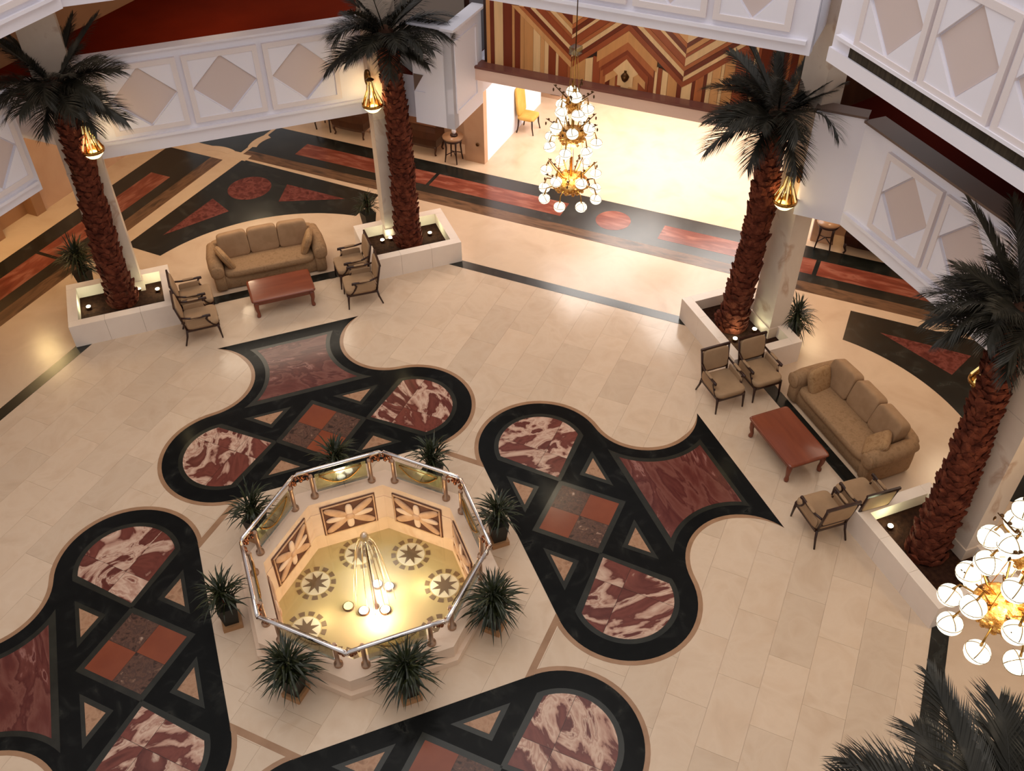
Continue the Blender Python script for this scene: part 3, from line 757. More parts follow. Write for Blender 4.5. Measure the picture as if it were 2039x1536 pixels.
spot(-2.80, 9.10, 'small lit spot lamp between the far left palm and its column', strength=.1)
spot(2.86, 9.0, 'small lit spot lamp between the palm by the far armchairs and its column', strength=.12)
spot(8.95, 2.98, 'small lit spot lamp between the palm behind two armchairs and its column', strength=.12)

# ------------------------------------------------------------------ sconces
def sconce(loc, rz, label, p=26):
    """wall bracket holding a basket of crystal strands over a glowing bowl; local -y points into the atrium"""
    t = thing('wall_sconce', label, 'sconce', loc, rz, 'crystal sconces on the columns')
    MB().blob((0, .17, .44), (.12, .05, .30), (.8, .8)).build('back_plate', M['bronze'], t)
    MB().tube([(0, .16, .50), (0, .08, .58), (0, .0, .56), (0, -.02, .5)], .014, 6).build('bracket', M['brass'], t)
    MB().lathe([(.0, .0), (.06, .0), (.075, .015), (.02, .05), (0, .06)], 12, (0, 0, .46)).build('crown', M['bronze'], t)
    MB().lathe([(.02, -.13), (.10, -.10), (.155, -.04), (.17, .0), (.0, .0)], 16).build('bowl', M['sconce'], t)
    ring = MB()
    ring.lathe([(.165, -.01), (.19, .0), (.19, .045), (.165, .05)], 16); ring.build('ring', M['brass'], t)
    for j in range(12):
        a = 2 * pi * j / 12
        pts = [(.05 * cos(a), .05 * sin(a), .45), (.075 * cos(a), .075 * sin(a), .28), (.17 * cos(a), .17 * sin(a), .05)]
        MB().tube(pts, [.006, .012, .014], 5).build('crystal_strand', M['crystal' if j % 2 else 'brass'], t)
    t.scale = (1.18,) * 3
    light('sconce_lamp', 'POINT', Vector(loc) + Wp(rz, 0, -.05, .16), p, (1.0, .74, .36), .1)
sconce((-2.77, 8.86, 3.78), 0, 'lit crystal sconce on the far left column')
sconce((2.76, 8.86, 3.72), 0, 'lit crystal sconce on the column beside the hall opening')
sconce(Wp(RB, -2.72, 8.80, 3.55), RB, 'lit crystal sconce on the column left of the right seating group', 10)
sconce(Wp(RB, 2.45, 8.80, 3.50), RB, 'lit crystal sconce peeping out behind the leaning palm', 22)

# ------------------------------------------------------------------ seating
def sofa(loc, rz, label):
    t = thing('sofa', label, 'sofa', loc, rz, 'three-seat sofas')
    b = MB(); b.blob((0, .02, .20), (2.46, .98, .36), (.18, .18), (32, 10)); b.build('base', M['sofa'], t)
    MB().blob((0, -.12, .40), (2.02, .80, .19), (.35, .22), (40, 10)).build('seat_cushion', M['sofa'], t)
    bk = MB(); bk.blob((0, .42, .46), (2.36, .24, .62), (.3, .25), (32, 10), Matrix.Rotation(-.12, 4, 'X')); bk.build('back', M['sofa'], t)
    for s_ in (1, -1):
        a = MB()
        a.blob((s_ * 1.12, -.04, .30), (.26, 1.0, .56), (.25, .25), (24, 10))
        n = 14
        a.tube([(s_ * 1.14, -.53, .54), (s_ * 1.15, -.30, .56), (s_ * 1.15, .1, .56), (s_ * 1.12, .46, .60)], [.15, .165, .165, .14], n)
        a.blob((s_ * 1.14, -.53, .54), (.30, .10, .30), (.8, 1), (16, 8))
        a.build('arm', M['sofa'], t)
    for i in (-1, 0, 1):
        MB().blob((i * .665, .25 - .02 * abs(i), .72), (.665, .27, .58), (.34, .15), (36, 14), Matrix.Rotation(-.26, 4, 'X') @ Matrix.Rotation(.05 * i, 4, 'Y')).build('back_cushion', M['cushion'], t)
    return t
def throw(loc, rz, label, tilt=1.05, sy=1):
    t = thing('throw_pillow', label, 'pillow', loc, rz, 'square pillows on the sofas')
    Mx = Matrix.Rotation(.25, 4, 'Z') @ Matrix.Rotation(tilt, 4, 'Y')
    mb = MB(); mb.blob((0, 0, 0), (.52, .52, .17), (.55, .38), (28, 10), Mx); mb.build('pillow_body', M['pillow'], t)
    pts = [Mx @ Vector((0.26 * math.copysign(abs(cos(a)) ** .38, cos(a)), .26 * math.copysign(abs(sin(a)) ** .38, sin(a)), 0)) for a in [2 * pi * i / 32 for i in range(33)]]
    MB().tube(pts, .008, 5, cap=False).build('piping', M['cushion'], t)
    return t
sofa((.04, 9.24, 0), -.02, 'tan three-seat sofa in the far seating group, against the dark crescent')
sofa(Wp(RB, -.03, 9.18), RB, 'tan three-seat sofa in the right seating group, seen from its left arm')
throw((-.88, 9.08, .66), 0, 'tan square pillow leaning on the left arm of the far sofa', 1.15)
throw((.95, 9.06, .66), pi - .5, 'tan square pillow leaning on the right arm of the far sofa', 1.15)
throw(Wp(RB, -.90, 9.02, .66), RB - .1, 'tan square pillow on the far arm of the right sofa, next to the armchairs', 1.2)
throw(Wp(RB, .86, 9.02, .62), RB + pi + .5, 'tan square pillow slumped on the near arm of the right sofa', .8)

def coffee_table(loc, rz, label):
    t = thing('coffee_table', label, 'table', loc, rz, 'coffee tables')
    tp = MB(); tp.blob((0, 0, .435), (1.38, .84, .05), (.12, .10), (40, 6)); tp.build('table_top', M['table'], t)
    ap = MB()
    for (x, y, dx, dy) in ((0, -.35, 1.14, .03), (0, .35, 1.14, .03), (.60, 0, .03, .66), (-.60, 0, .03, .66)):
        ap.box((x, y, .365), (dx, dy, .10))
    ap.build('apron', M['table'], t)
    for sx in (1, -1):
        for sy in (1, -1):
            MB().tube([(sx * .585, sy * .335, .41), (sx * .60, sy * .35, .33), (sx * .605, sy * .355, .22), (sx * .585, sy * .335, .10), (sx * .595, sy * .345, .035), (sx * .60, sy * .35, 0)],
                      [.052, .056, .044, .034, .046, .040], 10).build('leg', M['table'], t)
    return t
coffee_table((.10, 7.92, 0), -.01, 'polished cherry wood coffee table in front of the far sofa')
coffee_table(Wp(RB, 0.0, 7.80), RB, 'polished cherry wood coffee table in front of the right sofa')

def armchair(label):
    t = thing('armchair', label, 'armchair', (0, 0, 0), 0, 'carved armchairs beside the sofas')
    MB().blob((0, .02, .425), (.62, .68, .13), (.3, .28), (28, 10)).build('seat', M['chairfab'], t)
    rl = MB()
    for (x, y, dx, dy) in ((0, .335, .56, .035), (0, -.30, .54, .035), (.285, .02, .035, .64), (-.285, .02, .035, .64)): rl.box((x, y, .355), (dx, dy, .06))
    rl.build('seat_rail', M['darkwood'], t)
    Rb = Matrix.Rotation(.17, 4, 'X')
    fr = MB()
    zt, yb, yt = 1.0, -.31, -.43
    for s_ in (1, -1): fr.tube([(s_ * .265, yb, .36), (s_ * .28, (yb + yt) / 2, .68), (s_ * .30, yt, zt)], [.021, .022, .019], 6)
    fr.box((0, yt, zt), (.63, .04, .045)); fr.box((0, yb - .035, .52), (.54, .035, .04))
    fr.build('back_frame', M['darkwood'], t)
    MB().blob((0, -.375, .76), (.54, .075, .46), (.3, .2), (24, 10), Rb).build('backrest', M['chairfab'], t)
    for s_ in (1, -1):
        a = MB()
        a.tube([(s_ * .285, -.35, .70), (s_ * .305, -.20, .665), (s_ * .315, .0, .655), (s_ * .315, .15, .665), (s_ * .315, .20, .655), (s_ * .31, .205, .63)], [.020, .022, .022, .026, .034, .02], 8)
        a.tube([(s_ * .312, .17, .65), (s_ * .305, .12, .58), (s_ * .29, .16, .48), (s_ * .292, .25, .38)], [.022, .021, .023, .027], 8)
        ao = a.build('arm', M['darkwood'], t)
        MB().blob((s_ * .31, -.06, .682), (.058, .24, .035), (.6, .5), (14, 6)).build('arm_pad', M['chairfab'], ao)
        MB().blob((s_ * .293, -.06, .50), (.028, .46, .22), (.3, .2), (14, 6)).build('side_panel', M['chairfab'], t)
        MB().tube([(s_ * .285, .31, .37), (s_ * .29, .325, .25), (s_ * .295, .345, 0)], [.030, .024, .015], 8).build('leg', M['darkwood'], t)
        MB().tube([(s_ * .27, -.31, .37), (s_ * .28, -.34, .2), (s_ * .30, -.41, 0)], [.024, .021, .016], 8).build('leg', M['darkwood'], t)
    return t
ch = armchair('beige armchair left of the far sofa, nearer the camera of the pair')
spots_ = [
    (RA, -1.68, 7.46, -pi / 2, None), (RA, -1.68, 8.24, -pi / 2, 'beige armchair left of the far sofa, standing behind the nearer one'),
    (RA, 1.74, 7.40, pi / 2 - .06, 'beige armchair right of the far sofa, nearer the camera of the pair'), (RA, 1.74, 8.20, pi / 2, 'beige armchair right of the far sofa, by the planter and mostly covered'),
    (RB, -1.70, 7.44, -pi / 2, 'beige armchair facing the camera, left one of the pair before a planter'), (RB, -1.72, 8.27, -pi / 2, 'beige armchair facing the camera, right one of the pair, touching the sofa'),
    (RB, 1.68, 7.36, pi / 2 - .05, 'beige armchair with its back to the camera, next to the rosette'), (RB, 1.66, 8.14, pi / 2 - .05, 'beige armchair with its back to the camera, between the sofa and the planter')]
for i, (r_, v, u, rr, lb) in enumerate(spots_):
    if i == 0: ch.location = Wp(r_, v, u); ch.rotation_euler = (0, 0, r_ + rr)
    else: dup(ch, Wp(r_, v, u), r_ + rr, lb)

# ------------------------------------------------------------------ potted plants
def plant_mesh(seed, n, L, h0, spread):
    r = random.Random(seed); mb = MB()
    for i in range(n):
        a = r.uniform(0, 2 * pi); e = r.uniform(.05, 1.) ** .8 * spread; l = L * r.uniform(.65, 1.1)
        base = Vector((r.uniform(-.05, .05), r.uniform(-.05, .05), h0 + r.uniform(-.10, .32)))
        d = Vector((cos(a) * sin(e), sin(a) * sin(e), cos(e)))
        s_ = Vector((-sin(a), cos(a), 0)) * r.uniform(.009, .016)
        p1 = base + d * l * .4; p2 = base + d * l * .75 + Vector((0, 0, -.10 * l * sin(e))); p3 = base + d * l + Vector((cos(a) * .02, sin(a) * .02, -.32 * l * sin(e)))
        mb.add([base - s_ * .5, base + s_ * .5, p1 + s_, p1 - s_, p2 + s_ * .8, p2 - s_ * .8, p3], [(0, 1, 2, 3), (3, 2, 4, 5), (5, 4, 6)])
    return mb
PL = [plant_mesh(21 + i, 130, .50, .58, 1.5).mesh('foliage', M['leaf']) for i in range(3)]
PLB = plant_mesh(31, 220, .54, .58, 1.8).mesh('foliage', M['leaf'])
def potted(loc, rz, label, me, scale=1., tray=True, group='spiky plants around the fountain'):
    t = thing('potted_plant', label, 'plant', loc, rz, group)
    b = MB(); pz = .1 if tray else 0
    b.add([(x * k, y * k, z) for z, k in ((pz, .105), (pz + .42, .15)) for x, y in ((-1, -1), (1, -1), (1, 1), (-1, 1))],
          [(3, 2, 1, 0), (4, 5, 6, 7), (0, 1, 5, 4), (1, 2, 6, 5), (2, 3, 7, 6), (3, 0, 4, 7)])
    b.build('pot', M['pot'], t)
    if tray: MB().box((0, 0, .05), (.30, .30, .10)).build('stand', M['potbase'], t)
    MB().tube([(0, 0, pz + .4), (.02, .01, .6), (0, .02, .8)], [.025, .022, .012], 6).build('stem', M['bark'], t)
    o = put('foliage', me, t); o.scale = (scale,) * 3
    return t
PN = {0: ('spiky potted plant at the right corner of the fountain', 0), 45: ('spiky potted plant behind the fountain, to the right', 1), 90: ('spiky potted plant hidden behind the far side of the fountain', 2),
      135: ('spiky potted plant behind the fountain, to the left', 0), 180: ('tall spiky potted plant at the left side of the fountain', 1), 225: ('bushy potted plant at the near left side of the fountain', 3),
      270: ('bushy dark potted plant at the near side of the fountain', 3), 315: ('broad spiky potted plant at the near right side of the fountain', 3)}
for a, (lb, k) in PN.items():
    r_ = 2.19 if a not in (180,) else 2.24
    potted((r_ * cos(radians(a)), r_ * sin(radians(a)), 0), radians(a), lb, PL[k] if k < 3 else PLB, 1.0)
potted((2.62, 10.15, 0), .3, 'dark potted plant left of the second palm\'s column, behind the planter', PL[0], .85, False, 'spiky plants behind the planters')
potted((-3.92, 10.15, 0), .9, 'dark green potted plant behind the far left planter', PLB, 1.05, False, 'spiky plants behind the planters')
potted((9.72, 2.72, 0), .5, 'dark spiky potted plant beside the column near the right armchairs', PLB, .9, False, 'spiky plants behind the planters')

# ------------------------------------------------------------------ fountain
ft = thing('fountain', 'octagonal peach marble fountain with steel rails in the middle of the hall', 'fountain')
def ring(o0, o1, z0, z1):
    mb = MB(); A, B = octa(o0), octa(o1)
    vs = [(*p, z) for z in (z0, z1) for P in (A, B) for p in P]
    fs = []
    for k in range(8):
        j = (k + 1) % 8
        fs += [(16 + k, 24 + k, 24 + j, 16 + j), (k, j, 8 + j, 8 + k), (k, 16 + k, 16 + j, j), (8 + k, 8 + j, 24 + j, 24 + k)]
    return mb.add(vs, fs)
ring(1.60, 1.97, 0, .13).build('plinth', M['fstone'], ft)
ring(1.57, 1.90, .13, .40).build('basin_wall', M['fstone'], ft)
ring(1.56, 1.70, -.80, .129).build('pool_wall', M['fstone'], ft)
MB().prism(octa(1.58), -.80, -.76).build('pool_floor', M['pool'], ft)
# face k points along angle k*45
def face(name, k): return node(name, ft, k * pi / 4 - pi / 2)   # local +y outwards
stmesh = MB(); P = []
for i in range(16):
    rr = .225 if i % 2 == 0 else .095
    P.append((rr * cos(i * pi / 8), rr * sin(i * pi / 8)))
for i in range(16):
    c_ = .012 if i % 2 == 0 else .0
stmesh.prism(P, 0, .008); stmesh = stmesh.mesh('star', M['medstar'])
dmesh = MB().lathe([(.0, 0), (.245, 0), (.245, .004), (.0, .004)], 32, smooth=False).mesh('medallion', M['meddisc'])
bt = MB().prism(arc((0, 0), .265, -9, 9, 3) + arc((0, 0), .345, 9, -9, 3), 0, .006).mesh('border_tile', M['medring'])
SW = {}
def cached(key, fn, name, m):
    if key not in SW: SW[key] = fn().mesh(name, m)
    return SW[key]
def carve_bg():
    b = MB(); b.box((0, 0, 0), (.96, .012, .74)); return b
def carve_frame():
    b = MB()
    for (x, z, dx, dz) in ((0, .345, .92, .022), (0, -.345, .92, .022), (.45, 0, .022, .70), (-.45, 0, .022, .70)): b.box((x, -.012, z), (dx, .026, dz))
    return b
def petal(a, l, wd, th=.05):
    def fn():
        b = MB(); b.blob((cos(a) * l * .55, -.02, sin(a) * l * .5), (l, th, wd), (.8, .8), (16, 8), Matrix.Rotation(-a, 4, 'Y')); return b
    return fn
for k in range(8):
    a = k * pi / 4
    md = put('medallion', dmesh, ft, (1.20 * cos(a), 1.20 * sin(a), -.76), a)
    put('star', stmesh, md, (0, 0, .004))
    for i in range(12): put('border_tile', bt, md, (0, 0, 0), 2 * pi * i / 12)
    rz = a - pi / 2
    # carved panel on the inner wall, facing the pool (local -y)
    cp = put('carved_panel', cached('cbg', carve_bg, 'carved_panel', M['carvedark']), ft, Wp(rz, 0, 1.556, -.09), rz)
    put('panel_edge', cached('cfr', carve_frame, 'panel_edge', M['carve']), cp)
    for i, aa in enumerate((.62, pi - .62, pi + .62, -.62)):
        put('petal', cached('pt%d' % i, petal(aa, .50, .15, .07), 'petal', M['carve']), cp)
    for i, (aa, l) in enumerate(((0, .40), (pi, .40), (pi / 2, .30), (-pi / 2, .30))):
        put('petal', cached('pr%d' % i, petal(aa, l, .13, .06), 'petal', M['fstone']), cp)
    put('boss', cached('boss', lambda: MB().blob((0, -.035, 0), (.17, .08, .15), (.9, .9)), 'boss', M['carve']), cp)
    # pilaster at each corner of the pool
    a2 = a + pi / 8
    # rail, posts, glass
    def rail():
        b = MB(); L = .70
        b.tube([(-L - .05, -.03, -.10), (-L - .045, 0, -.04), (-L, 0, 0), (-L * .5, 0, 0), (0, 0, 0), (L * .5, 0, 0), (L, 0, 0), (L + .045, 0, -.04), (L + .05, -.03, -.10)], [.022, .03, .034, .034, .034, .034, .034, .03, .022], 10)
        return b
    put('rail', cached('rail', rail, 'rail', M['chrome']), ft, Wp(rz, 0, 1.80, .98), rz)
    for s_ in (1, -1):
        def post():
            b = MB(); b.lathe([(.068, 0), (.068, .05), (.034, .065), (.034, .46), (.042, .50), (.030, .54)], 12); return b
        po = put('post', cached('post', post, 'post', M['postm']), ft, Wp(rz, s_ * .50, 1.73, .40), rz)
        def bracket(s_=s_):
            b = MB(); b.tube([(0, 0, .50), (s_ * .04, .03, .55), (s_ * .10, .06, .55), (s_ * .15, .06, .50), (s_ * .13, .05, .45), (s_ * .09, .05, .47)], [.02, .022, .024, .026, .024, .016], 7)
            b.blob((s_ * .17, .04, .44), (.07, .06, .10), (1, 1), (8, 6)); b.blob((s_ * .06, .02, .46), (.05, .05, .08), (1, 1), (8, 6)); b.blob((s_ * .20, .03, .53), (.05, .05, .06), (1, 1), (8, 6)); return b
        put('scroll_bracket', cached('brk%d' % s_, bracket, 'scroll_bracket', M['copper']), po)
    gp = put('glass_pane', cached('glass', lambda: MB().box((0, 0, 0), (.88, .012, .42)), 'glass_pane', M['pane']), ft, Wp(rz, 0, 1.73, .72), rz)
    put('pane_bar', cached('gbar', lambda: MB().box((0, 0, -.215), (.90, .03, .022)), 'pane_bar', M['chrome']), gp)
    put('pane_swag', cached('swag', lambda: MB().tube([(-.36 + .72 * i / 16, -.02, .15 - .24 * (1 - ((i - 8) / 8) ** 2)) for i in range(17)], .013, 6), 'pane_swag', M['brass']), gp)
    put('pane_swag', cached('swag2', lambda: MB().tube([(-.36 + .72 * i / 4, -.02, .17) for i in range(5)], .009, 6), 'pane_swag', M['brass']), gp)
# water
wt = MB().prism(octa(1.555), -.43, -.42).build('pool_water', M['water'])
tag(wt, 'still greenish water filling the octagonal fountain pool', 'water')
mi = MB().blob((0, 0, 0), (1.40, 1.40, .98), (1, 1), (20, 12)).build('jet_glow', None)  # added scattering volume that imitates the glow around the pool lamps
mi.location = (.06, -.05, .08); tag(mi, 'added pale haze imitating the lamp glow around the fountain jet', 'glow')
mm_ = bpy.data.materials.new('glow_haze'); mm_.use_nodes = True; nt_m = mm_.node_tree
nt_m.nodes.remove(nt_m.nodes['Principled BSDF']); vs_ = N(nt_m, 'ShaderNodeVolumeScatter')
tc_ = N(nt_m, 'ShaderNodeTexCoord'); mp_ = N(nt_m, 'ShaderNodeMapping'); mp_.inputs['Scale'].default_value = (1.45, 1.45, 2.1)
gr_ = N(nt_m, 'ShaderNodeTexGradient', gradient_type='SPHERICAL'); mu_ = N(nt_m, 'ShaderNodeMath', operation='MULTIPLY'); mu_.inputs[1].default_value = 1.5
for a_, b_ in ((tc_.outputs['Object'], mp_.inputs[0]), (mp_.outputs[0], gr_.inputs[0]), (gr_.outputs['Fac'], mu_.inputs[0]), (mu_.outputs[0], vs_.inputs['Density'])): nt_m.links.new(a_, b_)
nt_m.links.new(vs_.outputs[0], nt_m.nodes['Material Output'].inputs['Volume']); mi.data.materials.clear(); mi.data.materials.append(mm_)
# nozzle and lamps under water
nz = thing('fountain_nozzle', 'thin dark upright jet pipe in the middle of the pool', 'nozzle', (0, 0, -.76))
MB().lathe([(.05, 0), (.05, .05), (.02, .10), (.012, .3), (.009, 1.75)], 12).build('pipe', M['bronze'], nz)
jl = MB()
for i in range(14):
    a = 2 * pi * i / 14; R_ = .30 + .05 * (i % 3); r0 = random.uniform(.0, .05)
    pts = []
    for j in range(15):
        t = j / 14
        pts.append((R_ * t * cos(a), R_ * t * sin(a), 1.02 + .20 * t - 1.70 * t ** 2.4))
    jl.tube(pts, [.011 - .004 * j / 14 for j in range(15)], 5)
jl.blob((0, 0, 1.10), (.14, .14, .22), (1, 1), (12, 8))
jo = jl.build('water_jet', M['jet']); tag(jo, 'spray of thin falling water arcs above the nozzle', 'water jet')
for (px, py, mm, lb) in ((.13, .42, 'uwhite', 'largest bright lamp under the water behind the jet pipe'), (-.22, -.02, 'uwhite', 'bright white lamp under the water, left one of the near pair'), (.12, -.13, 'uwhite', 'bright white lamp under the water, right one of the near pair'),
                         (-.44, .16, 'upink', 'yellow lamp under the water at the left of the jet pipe'), (.30, .30, 'uwhite', 'small bright lamp under the water right of the jet pipe')):
    t = thing('pool_lamp', lb, 'lamp', (px, py, -.76), 0, 'lamps under the pool water')
    MB().lathe([(.0, 0), (.09, 0), (.10, .04), (.085, .05), (0, .05)], 16).build('housing', M['bronze'], t)
    MB().lathe([(.0, 0), (.08, 0), (.07, .02), (0, .03)], 16, (0, 0, .051)).build('lens', M[mm], t)
light('pool_light', 'POINT', (0.13, .30, -.52), 30, (1.0, .93, .74), .12)
light('pool_light', 'POINT', (-.03, -.25, -.52), 40, (1.0, .74, .68), .12)
light('pool_light', 'POINT', (-.1, .85, -.55), 2.5, (1.0, .93, .62), .12)
light('pool_light', 'POINT', (.85, .1, -.55), 5, (1.0, .86, .62), .12)
light('pool_light', 'POINT', (-.85, .1, -.55), 4, (1.0, .84, .58), .12)

# ------------------------------------------------------------------ chandeliers
def globe_mesh(r):
    b = MB(); b.blob((0, 0, 0), (2 * r, 2 * r, 1.75 * r), (1, 1), (20, 12)); return b.mesh('glass_globe', M['globe'])
def chandelier(loc, label, gr, ztop, seed):
    r = random.Random(seed)
    t = thing('chandelier', label, 'chandelier', loc, r.uniform(0, 6), 'gilded chandeliers')
    gm = globe_mesh(gr)
    def wire():
        b = MB(); rr = gr * 1.01
        b.tube([(rr * cos(a), 0, .875 * rr * sin(a)) for a in [pi * .05 + pi * .9 * i / 12 for i in range(13)]], .005, 4)
        b.tube([(0, rr * cos(a), .875 * rr * sin(a)) for a in [pi * .05 + pi * .9 * i / 12 for i in range(13)]], .005, 4)
        b.tube([(rr * .98 * cos(a), rr * .98 * sin(a), .0) for a in [2 * pi * i / 20 for i in range(21)]], .005, 4)
        return b.mesh('globe_wire', M['globe_line'])
    wm = wire()
    for z, rb in ((0, .31), (.92, .22), (1.50, .11)):
        b = MB(); b.lathe([(.02, -.20), (rb * .6, -.17), (rb, -.06), (rb * 1.02, .03), (rb * .8, .10), (.05, .13)], 18, (0, 0, z))
        for i in range(40):
            a = r.uniform(0, 2 * pi); h = r.uniform(-.15, .1); k = rb * (1.0 - .5 * max(0, abs(h + .02) / .17) ** 2)
            b.blob((k * cos(a), k * sin(a), z + h), (.07, .07, .06), (1, 1), (6, 4))
        b.build('basket', M['gold'], t)
    b = MB(); b.tube([(0, 0, -.2), (0, 0, 1.75)], .022, 8); b.build('stem', M['brass'], t)
    for i in range(4):
        a = i * pi / 2 + .4
        MB().tube([(.24 * cos(a), .24 * sin(a), .1), (.16 * cos(a), .16 * sin(a), .9), (.03 * cos(a), .03 * sin(a), 2.4)], .006, 4).build('hanging_rod', M['brass'], t)
    MB().box((0, 0, 2.42), (.16, .16, .12)).build('link_box', M['pane'], t)
    MB().tube([(0, 0, 2.4), (0, 0, ztop - loc[2])], .010, 6).build('chain', M['bronze'], t)
    for z, R_, n, dz in ((0, .50, 8, -.24), (.10, .44, 6, .10), (.92, .42, 7, -.15), (.95, .30, 5, .14), (1.5, .25, 5, -.10), (1.5, .12, 2, .16)):
        a0 = r.uniform(0, 1)
        for i in range(n):
            a = a0 + 2 * pi * i / n; c, s_ = cos(a), sin(a)
            e = Vector((R_ * c, R_ * s_, z + dz))
            am = MB(); am.tube([(.1 * c, .1 * s_, z), (.55 * R_ * c, .55 * R_ * s_, z + .06 + dz * .3), (.92 * R_ * c, .92 * R_ * s_, z + dz + gr + .10), e + Vector((0, 0, gr * .85))], [.014, .012, .010, .016], 6)
            ao = am.build('arm', M['brass'], t)
            g = put('glass_globe', gm, ao, e); wv = put('globe_wire', wm, ao, e, r.uniform(0, 3)); wv.rotation_euler = (r.uniform(-.3, .3), r.uniform(-.3, .3), a)
    for z, n, R_ in ((.02, 6, .52), (.95, 5, .46), (1.52, 4, .36)):
        a0 = r.uniform(0, 2)
        for i in range(n):
            a = a0 + 2 * pi * i / n + r.uniform(-.2, .2); c, s_ = cos(a), sin(a)
            tw_ = MB(); tw_.tube([(.12 * c, .12 * s_, z + .06), (.6 * R_ * c, .6 * R_ * s_, z + .14), (R_ * c, R_ * s_, z + .26)], [.014, .010, .006], 5)
            tw_.blob((R_ * c, R_ * s_, z + .17), (.03, .03, .07), (1, 1), (6, 5))
            for j in range(3): tw_.blob((R_ * c * (.5 + .2 * j), R_ * s_ * (.5 + .2 * j), z + .15 + .05 * j), (.05, .05, .03), (1, 1), (6, 4))
            tw_.build('leaf_branch', M['bronze'], t)
    light('chandelier_lamp', 'POINT', Vector(loc) + Vector((0, 0, .5)), 95, (1.0, .85, .60), .4)
    return t
chandelier((5.2, 4.2, 3.93), 'three-tier gilded chandelier hanging in front of the striped wooden wall', .105, 13, 5)
chandelier((5.74, -5.9, 4.22), 'gilded chandelier with round white globes at the right edge of the picture', .135, 13, 9)

# ------------------------------------------------------------------ furniture along the walkway walls
def chest(loc, rz, label, m='brownwood', w_=.95):
    t = thing('chest', label, 'chest', loc, rz, 'dark chests along the walkway wall')
    b = MB(); n = 10
    prof = [(-.0, .22), (.03, .30), (.06, .5), (.05, .7), (.02, .84)]
    vs = []; fs = []
    for z_i, (o, z) in enumerate(prof):
        for x, y in ((-w_ / 2 - o, -.22 - o), (-w_ / 4, -.25 - o), (w_ / 4, -.25 - o), (w_ / 2 + o, -.22 - o), (w_ / 2 + o, .22), (-w_ / 2 - o, .22)): vs.append((x, y, z))
    for i in range(len(prof) - 1):
        for j in range(6): fs.append((i * 6 + j, i * 6 + (j + 1) % 6, (i + 1) * 6 + (j + 1) % 6, (i + 1) * 6 + j))
    fs += [(5, 4, 3, 2, 1, 0), tuple(range(24, 30))]
    b.add(vs, fs); b.build('body', M[m], t)
    MB().box((0, 0, .86), (w_ + .1, .54, .04)).build('chest_top', M[m], t)
    for sx in (1, -1):
        for sy in (1, -1):
            MB().tube([(sx * w_ * .48, sy * .2, .30), (sx * w_ * .5, sy * .22, .18), (sx * w_ * .46, sy * .2, .06), (sx * w_ * .49, sy * .22, 0)], [.05, .035, .022, .028], 7).build('leg', M[m], t)
    return t
chest(ABp(-5.9, 12.98, 0), RAB, 'dark bombe chest seen between the second palm and the round side table')
chest(ABp(-8.15, 12.98, 0), RAB, 'dark bombe chest seen left of the second palm, under the gallery')
chest(ABp(5.95, 12.7, 0), RAB, 'very dark cabinet under the right gallery, beside the round table', 'darkwood', 1.1)
def round_table(loc, rz, label, legs=4):
    t = thing('side_table', label, 'table', loc, rz, 'round side tables along the walkway wall')
    MB().lathe([(.0, .66), (.26, .66), (.28, .69), (.28, .72), (.0, .72)], 24).build('table_top', M['tan_band'], t)
    MB().lathe([(.24, .60), (.26, .66)], 24).build('apron', M['darkwood'], t)
    for i in range(legs):
        a = pi / 4 + i * 2 * pi / legs; c, s_ = cos(a), sin(a)
        MB().tube([(.22 * c, .22 * s_, .64), (.20 * c, .20 * s_, .42), (.22 * c, .22 * s_, .2), (.25 * c, .25 * s_, 0)], [.03, .022, .02, .016], 7).build('leg', M['darkwood'], t)
    for i in range(2):
        a = pi / 4 + i * pi / 2; c, s_ = cos(a), sin(a)
        MB().tube([(-.22 * c, -.22 * s_, .2), (0, 0, .27), (.22 * c, .22 * s_, .2)], .013, 6).build('stretcher', M['darkwood'], t)
    return t
round_table(ABp(-4.88, 12.75, 0), RAB, 'round dark-legged side table beside the hall entrance pier')
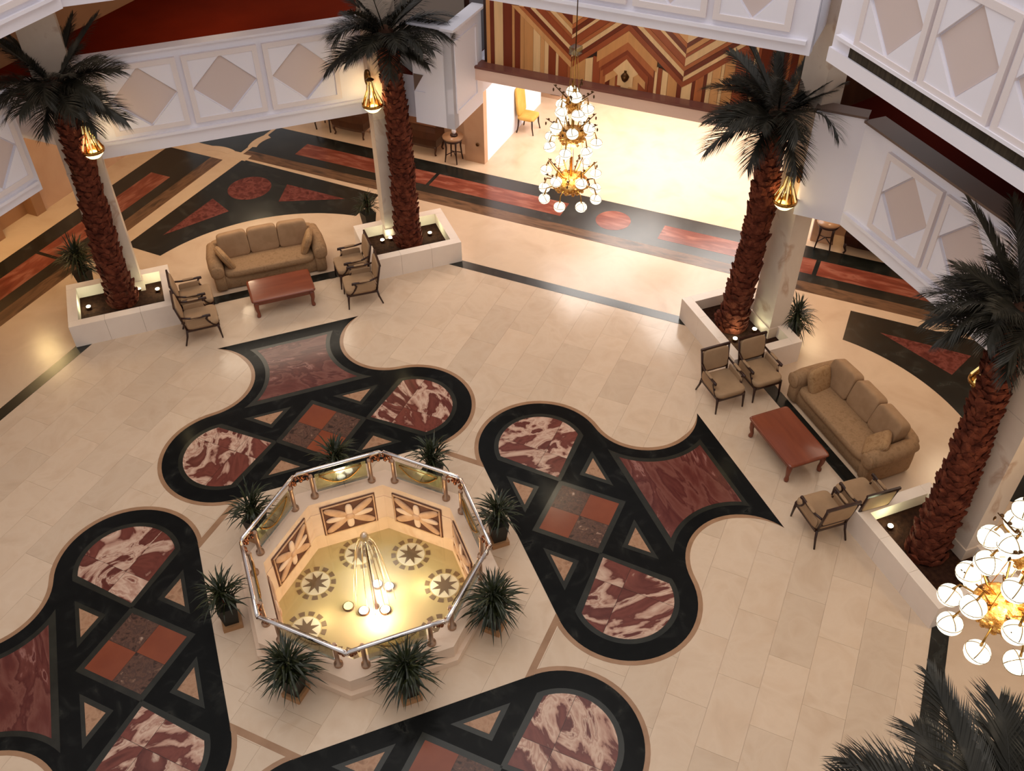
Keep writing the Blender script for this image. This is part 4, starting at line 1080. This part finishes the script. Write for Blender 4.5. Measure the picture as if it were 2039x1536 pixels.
round_table(ABp(4.93, 12.55, 0), RAB, 'round inlaid side table under the right gallery, with crossed stretchers')
fg = thing('figurine', 'small white figurine on the round side table by the hall entrance pier', 'figurine', ABp(-4.86, 12.78, .72), RAB)
MB().lathe([(.0, 0), (.10, 0), (.10, .04), (.07, .06), (0, .06)], 14).build('base', M['darkwood'], fg)
fb = MB(); fb.blob((0, 0, .13), (.13, .10, .16), (1, 1), (12, 8)); fb.blob((.03, 0, .25), (.08, .07, .12), (1, 1), (10, 8)); fb.blob((.05, 0, .32), (.06, .05, .06), (1, 1), (8, 6)); fb.build('figure', M['white'], fg)
# upholstered chair against the hall's left wall
yc = thing('hall_chair', 'yellow upholstered chair with dark legs against the left wall of the bright hall', 'chair', ABp(-4.70 + .98, 15.1, 0), RAB - pi / 2)
MB().blob((0, .0, .44), (.52, .5, .12), (.35, .3), (20, 8)).build('seat', M['shade'], yc)
MB().blob((0, -.24, .88), (.54, .08, .80), (.3, .25), (20, 10), Matrix.Rotation(.1, 4, 'X')).build('backrest', M['shade'], yc)
for sx in (1, -1):
    for sy in (1, -1): MB().tube([(sx * .22, sy * .2, .42), (sx * .23, sy * .21, .2), (sx * .25, sy * .25, 0)], [.03, .022, .018], 6).build('leg', M['darkwood'], yc)
sc2 = thing('carved_chair', 'dark carved chair under the far gallery at the left of the chests', 'chair', ABp(-9.0, 13.0, 0), RAB)
MB().blob((0, 0, .43), (.52, .5, .1), (.35, .3), (18, 8)).build('seat', M['brownwood'], sc2)
bk2 = MB()
for sx in (1, -1): bk2.tube([(sx * .22, .22, .4), (sx * .24, .3, .95)], .02, 6)
bk2.box((0, .3, .93), (.5, .03, .08)); bk2.box((0, .27, .7), (.12, .03, .44)); bk2.build('back_frame', M['darkwood'], sc2)
for sx in (1, -1):
    for sy in (1, -1): MB().tube([(sx * .22, sy * .2, .42), (sx * .24, sy * .24, .2), (sx * .23, sy * .22, 0)], [.03, .02, .018], 6).build('leg', M['darkwood'], sc2)
# hatch seams by the fountain
print('tiles', nt_)
